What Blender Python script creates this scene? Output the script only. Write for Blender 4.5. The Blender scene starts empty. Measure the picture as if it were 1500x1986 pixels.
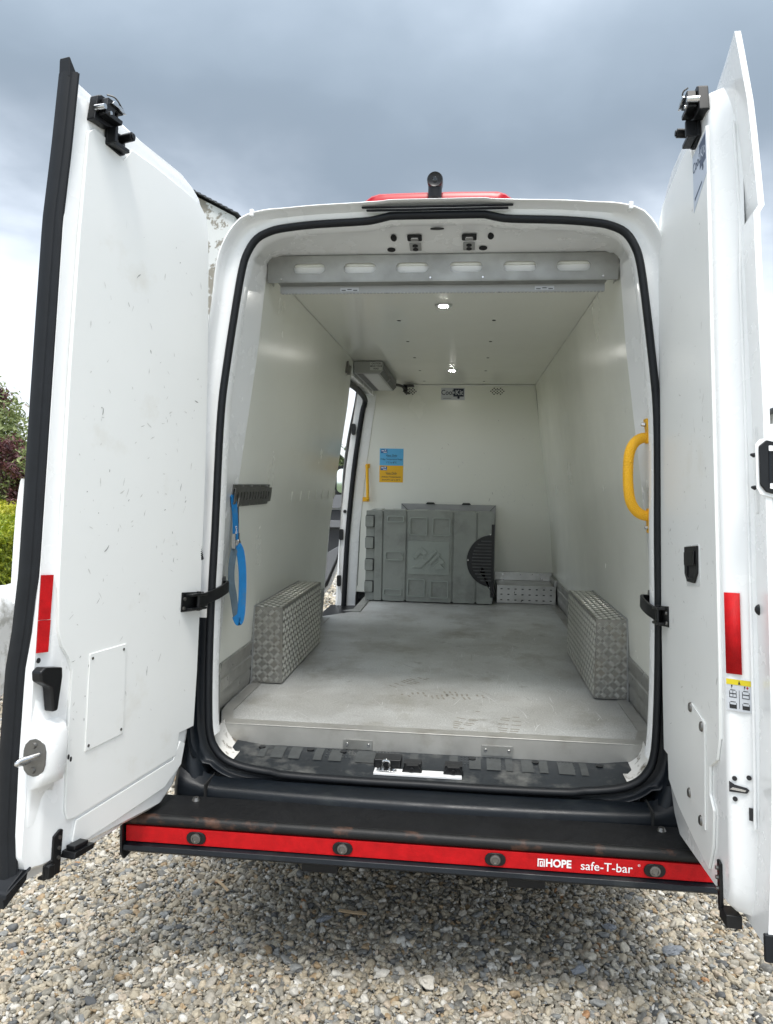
import bpy, math, random
import numpy as np
from mathutils import Vector, Matrix, noise
from mathutils.geometry import tessellate_polygon
random.seed(7); np.random.seed(7)
S = bpy.context.scene
COL = S.collection
R = math.radians

# ------------------------------------------------------------------ camera
cam = bpy.data.cameras.new('camera'); camo = bpy.data.objects.new('camera', cam); COL.objects.link(camo)
yaw, pitch, roll, FPX = 0.1062, -0.0391, 0.0186, 1460.0
F = Vector((-math.sin(yaw)*math.cos(pitch), math.cos(yaw)*math.cos(pitch), math.sin(pitch)))
Rv = F.cross(Vector((0, 0, 1))).normalized(); Uv = Rv.cross(F)
R2 = math.cos(roll)*Rv + math.sin(roll)*Uv; U2 = -math.sin(roll)*Rv + math.cos(roll)*Uv
camo.matrix_world = Matrix(((R2.x, U2.x, -F.x, 0.1212), (R2.y, U2.y, -F.y, -2.6741), (R2.z, U2.z, -F.z, 1.6025), (0, 0, 0, 1)))
cam.sensor_fit = 'VERTICAL'; cam.sensor_height = 36.0; cam.lens = 36.0*FPX/1986.0
cam.clip_start = 0.05; cam.clip_end = 3000
S.camera = camo

# ------------------------------------------------------------------ sky, sun, exposure
EXPOSURE = 1.34
SUN_DIR = Vector((0.06, -0.40, 0.90)).normalized()
W = bpy.data.worlds.new('World'); S.world = W; W.use_nodes = True
nt = W.node_tree; N = nt.nodes; L = nt.links
N.clear()
def nd(tree, t, **kw):
    n = tree.nodes.new(t)
    for k, v in kw.items():
        setattr(n, k, v)
    return n
def ramp(n, stops):
    cr = n.color_ramp
    while len(cr.elements) > 1: cr.elements.remove(cr.elements[-1])
    cr.elements[0].position = stops[0][0]; cr.elements[0].color = (*stops[0][1], 1)
    for p, c in stops[1:]:
        e = cr.elements.new(p); e.color = (*c, 1)
out = nd(nt, 'ShaderNodeOutputWorld'); bg = nd(nt, 'ShaderNodeBackground'); bg.inputs['Strength'].default_value = 0.1
sky = nd(nt, 'ShaderNodeTexSky', sky_type='NISHITA', sun_disc=False)
sky.sun_elevation = math.asin(SUN_DIR.z); sky.sun_rotation = math.atan2(SUN_DIR.x, SUN_DIR.y)
sky.air_density = 1.0; sky.dust_density = 2.0
tc = nd(nt, 'ShaderNodeTexCoord'); sep = nd(nt, 'ShaderNodeSeparateXYZ'); L.new(tc.outputs['Generated'], sep.inputs[0])
def mth(op, a, b=None, tree=nt):
    n = nd(tree, 'ShaderNodeMath', operation=op)
    for i, v in enumerate((a, b)):
        if v is None: continue
        if isinstance(v, (int, float)): n.inputs[i].default_value = v
        else: tree.links.new(v, n.inputs[i])
    return n.outputs[0]
zc = mth('ADD', mth('ABSOLUTE', sep.outputs['Z']), 0.22)
comb = nd(nt, 'ShaderNodeCombineXYZ')
L.new(mth('DIVIDE', sep.outputs['X'], zc), comb.inputs[0]); L.new(mth('DIVIDE', sep.outputs['Y'], zc), comb.inputs[1])
n1 = nd(nt, 'ShaderNodeTexNoise'); n1.inputs['Scale'].default_value = 1.15; n1.inputs['Detail'].default_value = 5; n1.inputs['Roughness'].default_value = 0.5; n1.inputs['Distortion'].default_value = 0.25
n2 = nd(nt, 'ShaderNodeTexNoise'); n2.inputs['Scale'].default_value = 3.2; n2.inputs['Detail'].default_value = 6; n2.inputs['Roughness'].default_value = 0.52
L.new(comb.outputs[0], n1.inputs['Vector']); L.new(comb.outputs[0], n2.inputs['Vector'])
elev = mth('ADD', sep.outputs['Z'], mth('MULTIPLY', mth('SUBTRACT', n1.outputs['Fac'], 0.5), 0.42))
elev = mth('ADD', elev, mth('MULTIPLY', mth('SUBTRACT', n2.outputs['Fac'], 0.5), 0.12))
rp = nd(nt, 'ShaderNodeValToRGB'); rp.color_ramp.interpolation = 'B_SPLINE'
ramp(rp, [(0.0, (0.56, 0.59, 0.625)), (0.17, (0.55, 0.585, 0.625)), (0.25, (0.42, 0.46, 0.515)), (0.31, (0.215, 0.248, 0.288)), (0.38, (0.134, 0.164, 0.196)), (0.45, (0.142, 0.175, 0.210)), (0.60, (0.235, 0.28, 0.33)), (0.8, (0.78, 0.83, 0.90)), (1.0, (1.45, 1.50, 1.56))])
L.new(elev, rp.inputs[0])
sc10 = nd(nt, 'ShaderNodeVectorMath', operation='SCALE'); L.new(rp.outputs[0], sc10.inputs[0]); dt = nd(nt, 'ShaderNodeVectorMath', operation='DOT_PRODUCT'); L.new(tc.outputs['Generated'], dt.inputs[0]); dt.inputs[1].default_value = SUN_DIR
L.new(mth('MULTIPLY', mth('ADD', mth('MULTIPLY', dt.outputs['Value'], 0.55), 1.05), 9.3), sc10.inputs['Scale'])
mx = nd(nt, 'ShaderNodeMix', data_type='RGBA'); mx.inputs[0].default_value = 0.93
L.new(sky.outputs[0], mx.inputs[6]); L.new(sc10.outputs[0], mx.inputs[7])
L.new(mx.outputs[2], bg.inputs['Color']); L.new(bg.outputs[0], out.inputs[0])

sun = bpy.data.lights.new('sun', 'SUN'); suno = bpy.data.objects.new('sun', sun); COL.objects.link(suno)
sun.energy = 1.1; sun.angle = R(12); sun.color = (1.0, 0.965, 0.91)
suno.rotation_euler = (-SUN_DIR).to_track_quat('-Z', 'Y').to_euler()
V = S.view_settings
V.view_transform = 'Standard'; V.look = 'None'; V.exposure = EXPOSURE; V.gamma = 1.0; V.use_curve_mapping = False
S.render.engine = 'CYCLES'
S.cycles.use_denoising = True; S.cycles.max_bounces = 12; S.cycles.diffuse_bounces = 9; S.cycles.glossy_bounces = 4
S.cycles.caustics_reflective = False; S.cycles.caustics_refractive = False
S.cycles.sample_clamp_indirect = 6.0

# ------------------------------------------------------------------ materials
def mat(name, col, rough=0.5, metal=0.0, var=0.0, vscale=6.0, bump=0.0, bscale=60.0, spec=0.5, coat=0.0, stretch=(1, 1, 1), dirt=None, dirtscale=4.0, dirtlo=0.55, dirthi=0.75, dirtdetail=8, scratch=None, scr_scale=(3, 3, 14), rvar=0.0, wave=None):
    m = bpy.data.materials.new(name); m.use_nodes = True
    t = m.node_tree; b = t.nodes['Principled BSDF']
    b.inputs['Roughness'].default_value = rough; b.inputs['Metallic'].default_value = metal
    b.inputs['Specular IOR Level'].default_value = spec; b.inputs['Coat Weight'].default_value = coat
    b.inputs['Coat Roughness'].default_value = 0.12
    co = nd(t, 'ShaderNodeTexCoord'); mp = nd(t, 'ShaderNodeMapping'); mp.inputs['Scale'].default_value = stretch
    t.links.new(co.outputs['Object'], mp.inputs[0]); vec = mp.outputs[0]
    rgb = nd(t, 'ShaderNodeRGB'); rgb.outputs[0].default_value = (*col, 1); cur = rgb.outputs[0]
    def noi(scale, detail=6, rough_=0.6, v=None):
        n = nd(t, 'ShaderNodeTexNoise'); n.inputs['Scale'].default_value = scale; n.inputs['Detail'].default_value = detail; n.inputs['Roughness'].default_value = rough_
        t.links.new(v or vec, n.inputs['Vector']); return n.outputs['Fac']
    def mixc(fac, a, bcol, mode='MIX'):
        mm = nd(t, 'ShaderNodeMix', data_type='RGBA', blend_type=mode)
        if isinstance(fac, float): mm.inputs[0].default_value = fac
        else: t.links.new(fac, mm.inputs[0])
        t.links.new(a, mm.inputs[6])
        if isinstance(bcol, tuple): mm.inputs[7].default_value = (*bcol, 1)
        else: t.links.new(bcol, mm.inputs[7])
        return mm.outputs[2]
    if var:
        r1 = nd(t, 'ShaderNodeValToRGB'); ramp(r1, [(0.3, (1-var,)*3), (0.7, (1+var*0.3,)*3)]); t.links.new(noi(vscale), r1.inputs[0])
        cur = mixc(1.0, cur, r1.outputs[0], 'MULTIPLY')
    if dirt:
        r2 = nd(t, 'ShaderNodeValToRGB'); ramp(r2, [(dirtlo, (0, 0, 0)), (dirthi, (1, 1, 1))]); t.links.new(noi(dirtscale, dirtdetail, 0.65), r2.inputs[0])
        cur = mixc(r2.outputs[0], cur, dirt)
    if scratch:
        mp2 = nd(t, 'ShaderNodeMapping'); mp2.inputs['Scale'].default_value = scr_scale; mp2.inputs['Rotation'].default_value = (0.3, 0.5, 0.2)
        t.links.new(co.outputs['Object'], mp2.inputs[0])
        big = nd(t, 'ShaderNodeValToRGB'); ramp(big, [(0.5, (0, 0, 0)), (0.68, (1, 1, 1))]); t.links.new(noi(2.3, 3), big.inputs[0])
        r3 = nd(t, 'ShaderNodeValToRGB'); ramp(r3, [(0.66, (0, 0, 0)), (0.71, (1, 1, 1))]); t.links.new(noi(6.0, 8, 0.72, mp2.outputs[0]), r3.inputs[0])
        f = mth('MULTIPLY', r3.outputs[0], big.outputs[0], tree=t)
        f = mth('MULTIPLY', f, 0.8, tree=t)
        cur = mixc(f, cur, scratch)
    t.links.new(cur, b.inputs['Base Color'])
    if rvar:
        mr = nd(t, 'ShaderNodeMapRange'); mr.inputs['To Min'].default_value = rough-rvar; mr.inputs['To Max'].default_value = rough+rvar
        mr.inputs['From Min'].default_value = 0.3; mr.inputs['From Max'].default_value = 0.7
        t.links.new(noi(vscale*2.3), mr.inputs['Value']); t.links.new(mr.outputs[0], b.inputs['Roughness'])
    if bump:
        bp = nd(t, 'ShaderNodeBump'); bp.inputs['Strength'].default_value = bump; bp.inputs['Distance'].default_value = 0.004
        t.links.new(noi(bscale, 4), bp.inputs['Height']); t.links.new(bp.outputs[0], b.inputs['Normal'])
    return m
def emit(name, col, s):
    m = bpy.data.materials.new(name); m.use_nodes = True; b = m.node_tree.nodes['Principled BSDF']
    b.inputs['Base Color'].default_value = (0.8, 0.8, 0.8, 1); b.inputs['Emission Color'].default_value = (*col, 1); b.inputs['Emission Strength'].default_value = s
    return m
PAINT = mat('white_paint', (0.81, 0.82, 0.82), 0.26, coat=0.4, var=0.02, vscale=3, dirt=(0.70, 0.69, 0.65), dirtscale=2.2, dirtlo=0.58, dirthi=0.95, dirtdetail=4, rvar=0.05)
LINER = mat('white_liner', (0.81, 0.82, 0.805), 0.34, var=0.02, vscale=2.0, scratch=(0.22, 0.22, 0.21), scr_scale=(6, 6, 12), dirt=(0.66, 0.64, 0.58), dirtscale=3.5, dirtlo=0.62, dirthi=0.9, rvar=0.06)
CEIL = mat('ceiling_laminate', (0.775, 0.78, 0.72), 0.22, var=0.015, vscale=1.0, rvar=0.03)
GRP = mat('white_laminate', (0.755, 0.763, 0.70), 0.24, var=0.02, vscale=1.2, rvar=0.04)
RUBBER = mat('black_rubber', (0.007, 0.0085, 0.011), 0.5, var=0.3, vscale=20, spec=0.3)
BLACK = mat('black_plastic', (0.006, 0.0065, 0.0075), 0.36, spec=0.35, var=0.2, vscale=12)
BUMPER = mat('bumper_plastic', (0.006, 0.0085, 0.012), 0.38, spec=0.3, var=0.3, vscale=7, dirt=(0.022, 0.026, 0.027), dirtscale=6, dirtlo=0.55, dirthi=0.8, rvar=0.1, bump=0.15, bscale=300)
SILLP = mat('sill_plastic', (0.02, 0.024, 0.028), 0.45, spec=0.35, var=0.25, vscale=9, dirt=(0.16, 0.16, 0.15), dirtscale=7, dirtlo=0.5, dirthi=0.75, rvar=0.08)
SILLW = mat('sill_worn', (0.055, 0.06, 0.061), 0.5, var=0.25, vscale=16, rvar=0.1)
STEPM = mat('step_paint', (0.007, 0.0075, 0.0085), 0.58, spec=0.25, var=0.4, vscale=10, bump=0.6, bscale=500, dirt=(0.03, 0.028, 0.025), dirtscale=9, dirtlo=0.6, dirthi=0.8, rvar=0.1)
RUST = mat('rusty_bar', (0.009, 0.0095, 0.010), 0.5, spec=0.3, var=0.3, vscale=20, dirt=(0.10, 0.048, 0.03), dirtscale=14, dirtlo=0.56, dirthi=0.74, stretch=(1, 1, 1), bump=0.2, bscale=200)
RAILM = mat('rail_aluminium', (0.36, 0.362, 0.345), 0.42, 0.75, var=0.3, vscale=6, rvar=0.1)
ALU = mat('aluminium', (0.46, 0.46, 0.44), 0.36, 0.85, var=0.18, vscale=9, stretch=(1, 1, 1), dirt=(0.30, 0.29, 0.26), dirtscale=6, dirtlo=0.5, dirthi=0.8, rvar=0.1)
TREAD = mat('tread_plate', (0.30, 0.295, 0.275), 0.40, 0.85, var=0.2, vscale=14, dirt=(0.28, 0.26, 0.22), dirtscale=10, dirtlo=0.5, dirthi=0.75, rvar=0.1)
TREADB = mat('tread_bar', (0.66, 0.66, 0.63), 0.3, 0.9, var=0.1, vscale=30)
def floor_mat():
    m = bpy.data.materials.new('metal_floor'); m.use_nodes = True; t = m.node_tree; b = t.nodes['Principled BSDF']; b.inputs['Metallic'].default_value = 0.3
    co = nd(t, 'ShaderNodeTexCoord')
    def noi(scale, detail, rough, st=(1, 1, 1), rot=(0, 0, 0)):
        mp = nd(t, 'ShaderNodeMapping'); mp.inputs['Scale'].default_value = st; mp.inputs['Rotation'].default_value = rot; t.links.new(co.outputs['Object'], mp.inputs[0])
        n = nd(t, 'ShaderNodeTexNoise'); n.inputs['Scale'].default_value = scale; n.inputs['Detail'].default_value = detail; n.inputs['Roughness'].default_value = rough; t.links.new(mp.outputs[0], n.inputs['Vector']); return n.outputs['Fac']
    def rmp(f, a, c, lo=0.0, hi=1.0):
        r = nd(t, 'ShaderNodeValToRGB'); ramp(r, [(a, (lo,)*3), (c, (hi,)*3)]); t.links.new(f, r.inputs[0]); return r.outputs[0]
    def mx_(f, a, c, mode='MIX', k=1.0):
        q = nd(t, 'ShaderNodeMix', data_type='RGBA', blend_type=mode)
        if isinstance(f, float): q.inputs[0].default_value = f
        else: t.links.new(mth('MULTIPLY', f, k, tree=t), q.inputs[0])
        for i_, v in ((6, a), (7, c)):
            if isinstance(v, tuple): q.inputs[i_].default_value = (*v, 1)
            else: t.links.new(v, q.inputs[i_])
        return q.outputs[2]
    c = mx_(rmp(noi(1.7, 8, .6), .40, .62), (0.45, 0.452, 0.435), (0.62, 0.635, 0.63))
    c = mx_(rmp(noi(3.0, 10, .7, (1, .8, 1)), .52, .70), c, (0.31, 0.295, 0.255), k=.8)
    c = mx_(rmp(noi(9.0, 8, .7), .60, .72), c, (0.20, 0.185, 0.155), k=.6)
    c = mx_(1.0, c, rmp(noi(160.0, 3, .6), .30, .70, .72, 1.18), 'MULTIPLY')
    c = mx_(1.0, c, rmp(noi(420.0, 2, .5), .30, .70, .78, 1.14), 'MULTIPLY')
    for st, rot in (((45, 2.2, 1), (0, 0, .25)), ((2.5, 50, 1), (0, 0, -.12)), ((50, 2, 1), (0, 0, -.9))):
        c = mx_(rmp(noi(3.0, 3, .5, st, rot), .715, .75), c, (0.75, 0.76, 0.76), k=.7)
    t.links.new(c, b.inputs['Base Color'])
    t.links.new(rmp(noi(5.0, 8, .65), .3, .7, .34, .58), b.inputs['Roughness'])
    bp = nd(t, 'ShaderNodeBump'); bp.inputs['Strength'].default_value = 0.35; bp.inputs['Distance'].default_value = 0.002; t.links.new(noi(260.0, 3, .6), bp.inputs['Height']); t.links.new(bp.outputs[0], b.inputs['Normal'])
    return m
FLOORM = floor_mat()
SILLALU = mat('sill_aluminium', (0.44, 0.435, 0.41), 0.4, 0.5, var=0.15, vscale=7, dirt=(0.23, 0.21, 0.17), dirtscale=5, dirtlo=0.52, dirthi=0.8, rvar=0.1)
CHIP = mat('chipped_paint', (0.70, 0.69, 0.66), 0.5, var=0.1, vscale=12, dirt=(0.16, 0.14, 0.11), dirtscale=22, dirtlo=0.52, dirthi=0.62)
RED = mat('red_reflective', (0.50, 0.006, 0.009), 0.45, spec=0.2, var=0.25, vscale=30, bump=0.4, bscale=350)
REDLENS = mat('red_lens', (0.36, 0.006, 0.015), 0.3, spec=0.3)
YELLOW = mat('yellow_plastic', (0.82, 0.44, 0.008), 0.42, var=0.06, vscale=10)
CHROME = mat('steel', (0.62, 0.62, 0.62), 0.2, 1.0)
DSTEEL = mat('dark_steel', (0.20, 0.195, 0.185), 0.38, 0.9, var=0.2, vscale=30)
GREYM = mat('grey_metal', (0.34, 0.345, 0.34), 0.45, 0.3, var=0.06, vscale=8)
GREYD = mat('grey_grille', (0.06, 0.062, 0.062), 0.5)
LGREY = mat('light_grey', (0.52, 0.53, 0.52), 0.45)
BOXG = mat('grey_container_plastic', (0.30, 0.32, 0.295), 0.46, var=0.12, vscale=7, scratch=(0.34, 0.35, 0.34), dirt=(0.14, 0.145, 0.135), dirtscale=4, dirtlo=0.5, dirthi=0.8)
BOXL = mat('container_plastic_light', (0.335, 0.37, 0.34), 0.46, var=0.1, vscale=9)
BLUE = mat('blue_webbing', (0.004, 0.18, 0.47), 0.75, var=0.15, vscale=25, bump=0.5, bscale=700, dirt=(0.10, 0.17, 0.22), dirtscale=9, dirtlo=0.58, dirthi=0.75)
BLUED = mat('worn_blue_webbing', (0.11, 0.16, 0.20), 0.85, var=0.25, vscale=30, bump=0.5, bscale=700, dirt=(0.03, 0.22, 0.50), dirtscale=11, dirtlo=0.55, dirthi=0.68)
PW = mat('print_white', (0.78, 0.79, 0.80), 0.5)
PWB = mat('print_white_blue', (0.50, 0.55, 0.64), 0.45)
PNAVY = mat('print_navy', (0.012, 0.018, 0.045), 0.5)
PNAVY2 = mat('print_slate', (0.06, 0.085, 0.14), 0.5)
PBLK = mat('print_black', (0.012, 0.012, 0.014), 0.5)
PBLUE = mat('print_blue', (0.10, 0.42, 0.72), 0.5)
PMID = mat('print_mid_blue', (0.02, 0.12, 0.36), 0.5)
PYEL = mat('print_amber', (0.80, 0.45, 0.012), 0.5)
PYL2 = mat('print_yellow', (0.62, 0.50, 0.01), 0.5)
PGREY = mat('print_grey', (0.50, 0.52, 0.55), 0.5)
LAMP = emit('lamp_glow', (1.0, 0.98, 0.92), 95.0)
GLASSY = mat('mirror_glass', (0.7, 0.75, 0.72), 0.03, 1.0)
TRIMG = mat('cab_trim_grey', (0.16, 0.165, 0.175), 0.55)
TRIMD = mat('cab_trim_dark', (0.03, 0.032, 0.036), 0.55)
DARK = mat('underbody', (0.012, 0.012, 0.012), 0.8)
TYRE = mat('tyre_rubber', (0.018, 0.018, 0.018), 0.75)
WGLASS = mat('windscreen_glass', (0.02, 0.024, 0.026), 0.05, coat=0.5)

# ------------------------------------------------------------------ mesh helper
def XYZ(a, b, c): return Vector((a, b, c))
class MB:
    def __init__(s): s.v = []; s.f = []; s.m = []; s.sm = []
    def add(s, vs, fs, m=0, smooth=False):
        o = len(s.v); s.v += [Vector(p) for p in vs]
        for f in fs: s.f.append([i+o for i in f]); s.m.append(m); s.sm.append(smooth)
        return s
    def box(s, lo, hi, m=0, fn=XYZ):
        x0, y0, z0 = lo; x1, y1, z1 = hi
        p = [fn(x, y, z) for z in (z0, z1) for y in (y0, y1) for x in (x0, x1)]
        return s.add(p, [(0, 2, 3, 1), (4, 5, 7, 6), (0, 1, 5, 4), (2, 6, 7, 3), (0, 4, 6, 2), (1, 3, 7, 5)], m)
    def loft(s, rings, m=0, closed=True, cap=True, smooth=True, mf=None):
        n = len(rings[0]); vs = [p for r in rings for p in r]; o = len(s.v); s.v += [Vector(p) for p in vs]
        for i in range(len(rings)-1):
            for j in range(n if closed else n-1):
                k = (j+1) % n
                f = [o+i*n+j, o+i*n+k, o+(i+1)*n+k, o+(i+1)*n+j]
                s.f.append(f); s.sm.append(smooth)
                s.m.append(mf(sum((s.v[q] for q in f), Vector())/4) if mf else m)
        if cap and closed:
            s.f.append([o+j for j in range(n)][::-1]); s.m.append(m); s.sm.append(False)
            s.f.append([o+(len(rings)-1)*n+j for j in range(n)]); s.m.append(m); s.sm.append(False)
        return s
    def tube(s, path, r, seg=10, m=0, flat=None, cap=True):
        # flat = (ra, rb, up) elliptical section
        path = [Vector(p) for p in path]; rings = []; up = Vector((0.013, 0.021, 1))
        if flat: up = Vector(flat[2])
        for i, p in enumerate(path):
            t = (path[min(i+1, len(path)-1)]-path[max(i-1, 0)]).normalized()
            a = t.cross(up)
            if a.length < 1e-4: a = t.cross(Vector((1, 0, 0)))
            a.normalize(); b = a.cross(t)
            rr = r[i] if isinstance(r, (list, tuple)) else r
            ra, rb = (flat[0], flat[1]) if flat else (rr, rr)
            rings.append([p+a*math.cos(2*math.pi*k/seg)*ra+b*math.sin(2*math.pi*k/seg)*rb for k in range(seg)])
        return s.loft(rings, m, cap=cap)
    def ribbon(s, path, width, thick, wdir, m=0):
        path = [Vector(p) for p in path]; rings = []
        for i, p in enumerate(path):
            t = (path[min(i+1, len(path)-1)]-path[max(i-1, 0)]).normalized()
            w = Vector(wdir[i] if isinstance(wdir, list) else wdir); w = (w-t*w.dot(t)).normalized(); nn = t.cross(w)
            rings.append([p+w*width/2+nn*thick/2, p-w*width/2+nn*thick/2, p-w*width/2-nn*thick/2, p+w*width/2-nn*thick/2])
        return s.loft(rings, m, smooth=False)
    def cyl(s, p0, p1, r, seg=16, m=0, r1=None):
        p0 = Vector(p0); p1 = Vector(p1); t = (p1-p0).normalized(); a = t.orthogonal().normalized(); b = t.cross(a)
        r1 = r if r1 is None else r1
        return s.loft([[p+a*math.cos(2*math.pi*k/seg)*q+b*math.sin(2*math.pi*k/seg)*q for k in range(seg)] for p, q in ((p0, r), (p1, r1))], m)
    def plate(s, outer, c0, c1, fn, holes=(), m=0, mside=None):
        # outline (a,b) extruded from c0 to c1
        loops = [[Vector((a, b, 0)) for a, b in l] for l in [outer, *holes]]
        tri = tessellate_polygon(loops); flat = [p for l in loops for p in l]; n = len(flat)
        vs = [fn(p.x, p.y, c0) for p in flat]+[fn(p.x, p.y, c1) for p in flat]
        fs = [tuple(t) for t in tri]+[tuple(i+n for i in t)[::-1] for t in tri]
        o = len(s.v); s.v += vs
        for f in fs: s.f.append([i+o for i in f]); s.m.append(m); s.sm.append(False)
        k = 0
        for l in loops:
            q = len(l)
            for i in range(q):
                j = (i+1) % q
                s.f.append([o+k+i, o+k+j, o+n+k+j, o+n+k+i]); s.m.append(m if mside is None else mside); s.sm.append(False)
            k += q
        return s
    def text(s, txt, size, fn, m=0, align='CENTER', bold=0.0, sx=1.0):
        vs, fs = text_mesh(txt, size, align, bold)
        return s.add([fn(x*sx, y) for x, y in vs], fs, m)
    def build(s, name, mats, parent=None, bevel=0.0, seg=2, sharp=35, fix=True):
        me = bpy.data.meshes.new(name); me.from_pydata([tuple(p) for p in s.v], [], s.f)
        mats = mats if isinstance(mats, (list, tuple)) else [mats]
        for q in mats: me.materials.append(q)
        me.polygons.foreach_set('material_index', s.m)
        me.polygons.foreach_set('use_smooth', [True]*len(s.f) if (bevel or any(s.sm)) else s.sm)
        if fix:
            import bmesh
            bm = bmesh.new(); bm.from_mesh(me); bmesh.ops.recalc_face_normals(bm, faces=bm.faces); bm.to_mesh(me); bm.free()
        me.set_sharp_from_angle(angle=R(sharp))
        o = bpy.data.objects.new(name, me); COL.objects.link(o)
        if parent: o.parent = parent
        if bevel:
            b = o.modifiers.new('bevel', 'BEVEL'); b.width = bevel; b.segments = seg; b.limit_method = 'ANGLE'; b.angle_limit = R(35); b.harden_normals = True
        return o
_tc = {}
def text_mesh(txt, size, align='CENTER', bold=0.0):
    k = (txt, align, bold)
    if k not in _tc:
        cu = bpy.data.curves.new('t', 'FONT'); cu.body = txt; cu.align_x = align; cu.align_y = 'CENTER'; cu.resolution_u = 3; cu.offset = bold
        ob = bpy.data.objects.new('t', cu); COL.objects.link(ob)
        dg = bpy.context.evaluated_depsgraph_get()
        me = bpy.data.meshes.new_from_object(ob.evaluated_get(dg))
        _tc[k] = ([(p.co.x, p.co.y) for p in me.vertices], [tuple(p.vertices) for p in me.polygons])
        bpy.data.objects.remove(ob); bpy.data.meshes.remove(me)
    vs, fs = _tc[k]
    return [(x*size, y*size) for x, y in vs], fs
def tag(o, label=None, cat=None, group=None, kind=None):
    if label: o['label'] = label
    if cat: o['category'] = cat
    if group: o['group'] = group
    if kind: o['kind'] = kind
    return o
def empty(name, loc=(0, 0, 0)):
    o = bpy.data.objects.new(name, None); o.location = loc; o.empty_display_size = 0.2; COL.objects.link(o); return o
def circ(cx, cy, r, n=16, ry=None):
    ry = r if ry is None else ry
    return [(cx+r*math.cos(2*math.pi*k/n), cy+ry*math.sin(2*math.pi*k/n)) for k in range(n)]
def slot(cx, cy, w, h, n=6):
    r = h/2; p = []
    for k in range(n+1): a = -math.pi/2+math.pi*k/n; p.append((cx+w/2-r+r*math.cos(a), cy+r*math.sin(a)))
    for k in range(n+1): a = math.pi/2+math.pi*k/n; p.append((cx-w/2+r+r*math.cos(a), cy+r*math.sin(a)))
    return p
def rrect(x0, y0, x1, y1, r, n=4):
    p = []
    for cx, cy, a0 in ((x1-r, y1-r, 0), (x0+r, y1-r, 90), (x0+r, y0+r, 180), (x1-r, y0+r, 270)):
        for k in range(n+1): a = R(a0+90*k/n); p.append((cx+r*math.cos(a), cy+r*math.sin(a)))
    return p
def interp(tab, x):
    if x <= tab[0][0]: return tab[0][1]
    for (a, b), (c, d) in zip(tab, tab[1:]):
        if x <= c: return b+(d-b)*(x-a)/(c-a)
    return tab[-1][1]
def smoothpath(pts, n=6):
    pts = [Vector(p) for p in pts]; o = []
    for i in range(len(pts)-1):
        p0 = pts[max(i-1, 0)]; p1 = pts[i]; p2 = pts[i+1]; p3 = pts[min(i+2, len(pts)-1)]
        for k in range(n):
            t = k/n
            o.append(0.5*((2*p1)+(-p0+p2)*t+(2*p0-5*p1+4*p2-p3)*t*t+(-p0+3*p1-3*p2+p3)*t**3))
    return o+[pts[-1]]

# ================================================================== SETTING
def stone_mat():
    m = bpy.data.materials.new('pebbles'); m.use_nodes = True; t = m.node_tree; b = t.nodes['Principled BSDF']
    b.inputs['Roughness'].default_value = 0.62; b.inputs['Specular IOR Level'].default_value = 0.4
    at = nd(t, 'ShaderNodeAttribute', attribute_type='INSTANCER', attribute_name='rnd')
    cr = nd(t, 'ShaderNodeValToRGB'); cr.color_ramp.interpolation = 'CONSTANT'
    cols = [(0.38, 0.36, 0.31), (0.52, 0.465, 0.365), (0.28, 0.265, 0.225), (0.62, 0.58, 0.49), (0.44, 0.39, 0.30), (0.19, 0.19, 0.18), (0.66, 0.64, 0.59),
            (0.29, 0.30, 0.30), (0.52, 0.45, 0.34), (0.42, 0.31, 0.19), (0.33, 0.295, 0.235), (0.12, 0.125, 0.13), (0.45, 0.42, 0.365), (0.56, 0.48, 0.385), (0.74, 0.73, 0.69), (0.44, 0.25, 0.13)]
    w = [9, 9, 8, 9, 9, 5, 7, 6, 7, 3, 7, 3.5, 9, 6, 4, .6]; tot = sum(w); pos = 0; st = []
    for c, q in zip(cols, w): st.append((pos/tot, c)); pos += q
    ramp(cr, st); t.links.new(at.outputs['Fac'], cr.inputs[0])
    co = nd(t, 'ShaderNodeTexCoord'); nz = nd(t, 'ShaderNodeTexNoise'); nz.noise_dimensions = '4D'; nz.inputs['Scale'].default_value = 1.6; nz.inputs['Detail'].default_value = 5; nz.inputs['Roughness'].default_value = 0.65
    t.links.new(co.outputs['Object'], nz.inputs['Vector']); t.links.new(mth('MULTIPLY', at.outputs['Fac'], 97.0, tree=t), nz.inputs['W'])
    r2 = nd(t, 'ShaderNodeValToRGB'); ramp(r2, [(0.25, (0.37, 0.366, 0.36)), (0.72, (0.90, 0.88, 0.84))]); t.links.new(nz.outputs['Fac'], r2.inputs[0])
    mm = nd(t, 'ShaderNodeMix', data_type='RGBA', blend_type='MULTIPLY'); mm.inputs[0].default_value = 1.0
    t.links.new(cr.outputs[0], mm.inputs[6]); t.links.new(r2.outputs[0], mm.inputs[7]); t.links.new(mm.outputs[2], b.inputs['Base Color'])
    return m
PEB = stone_mat()
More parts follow.
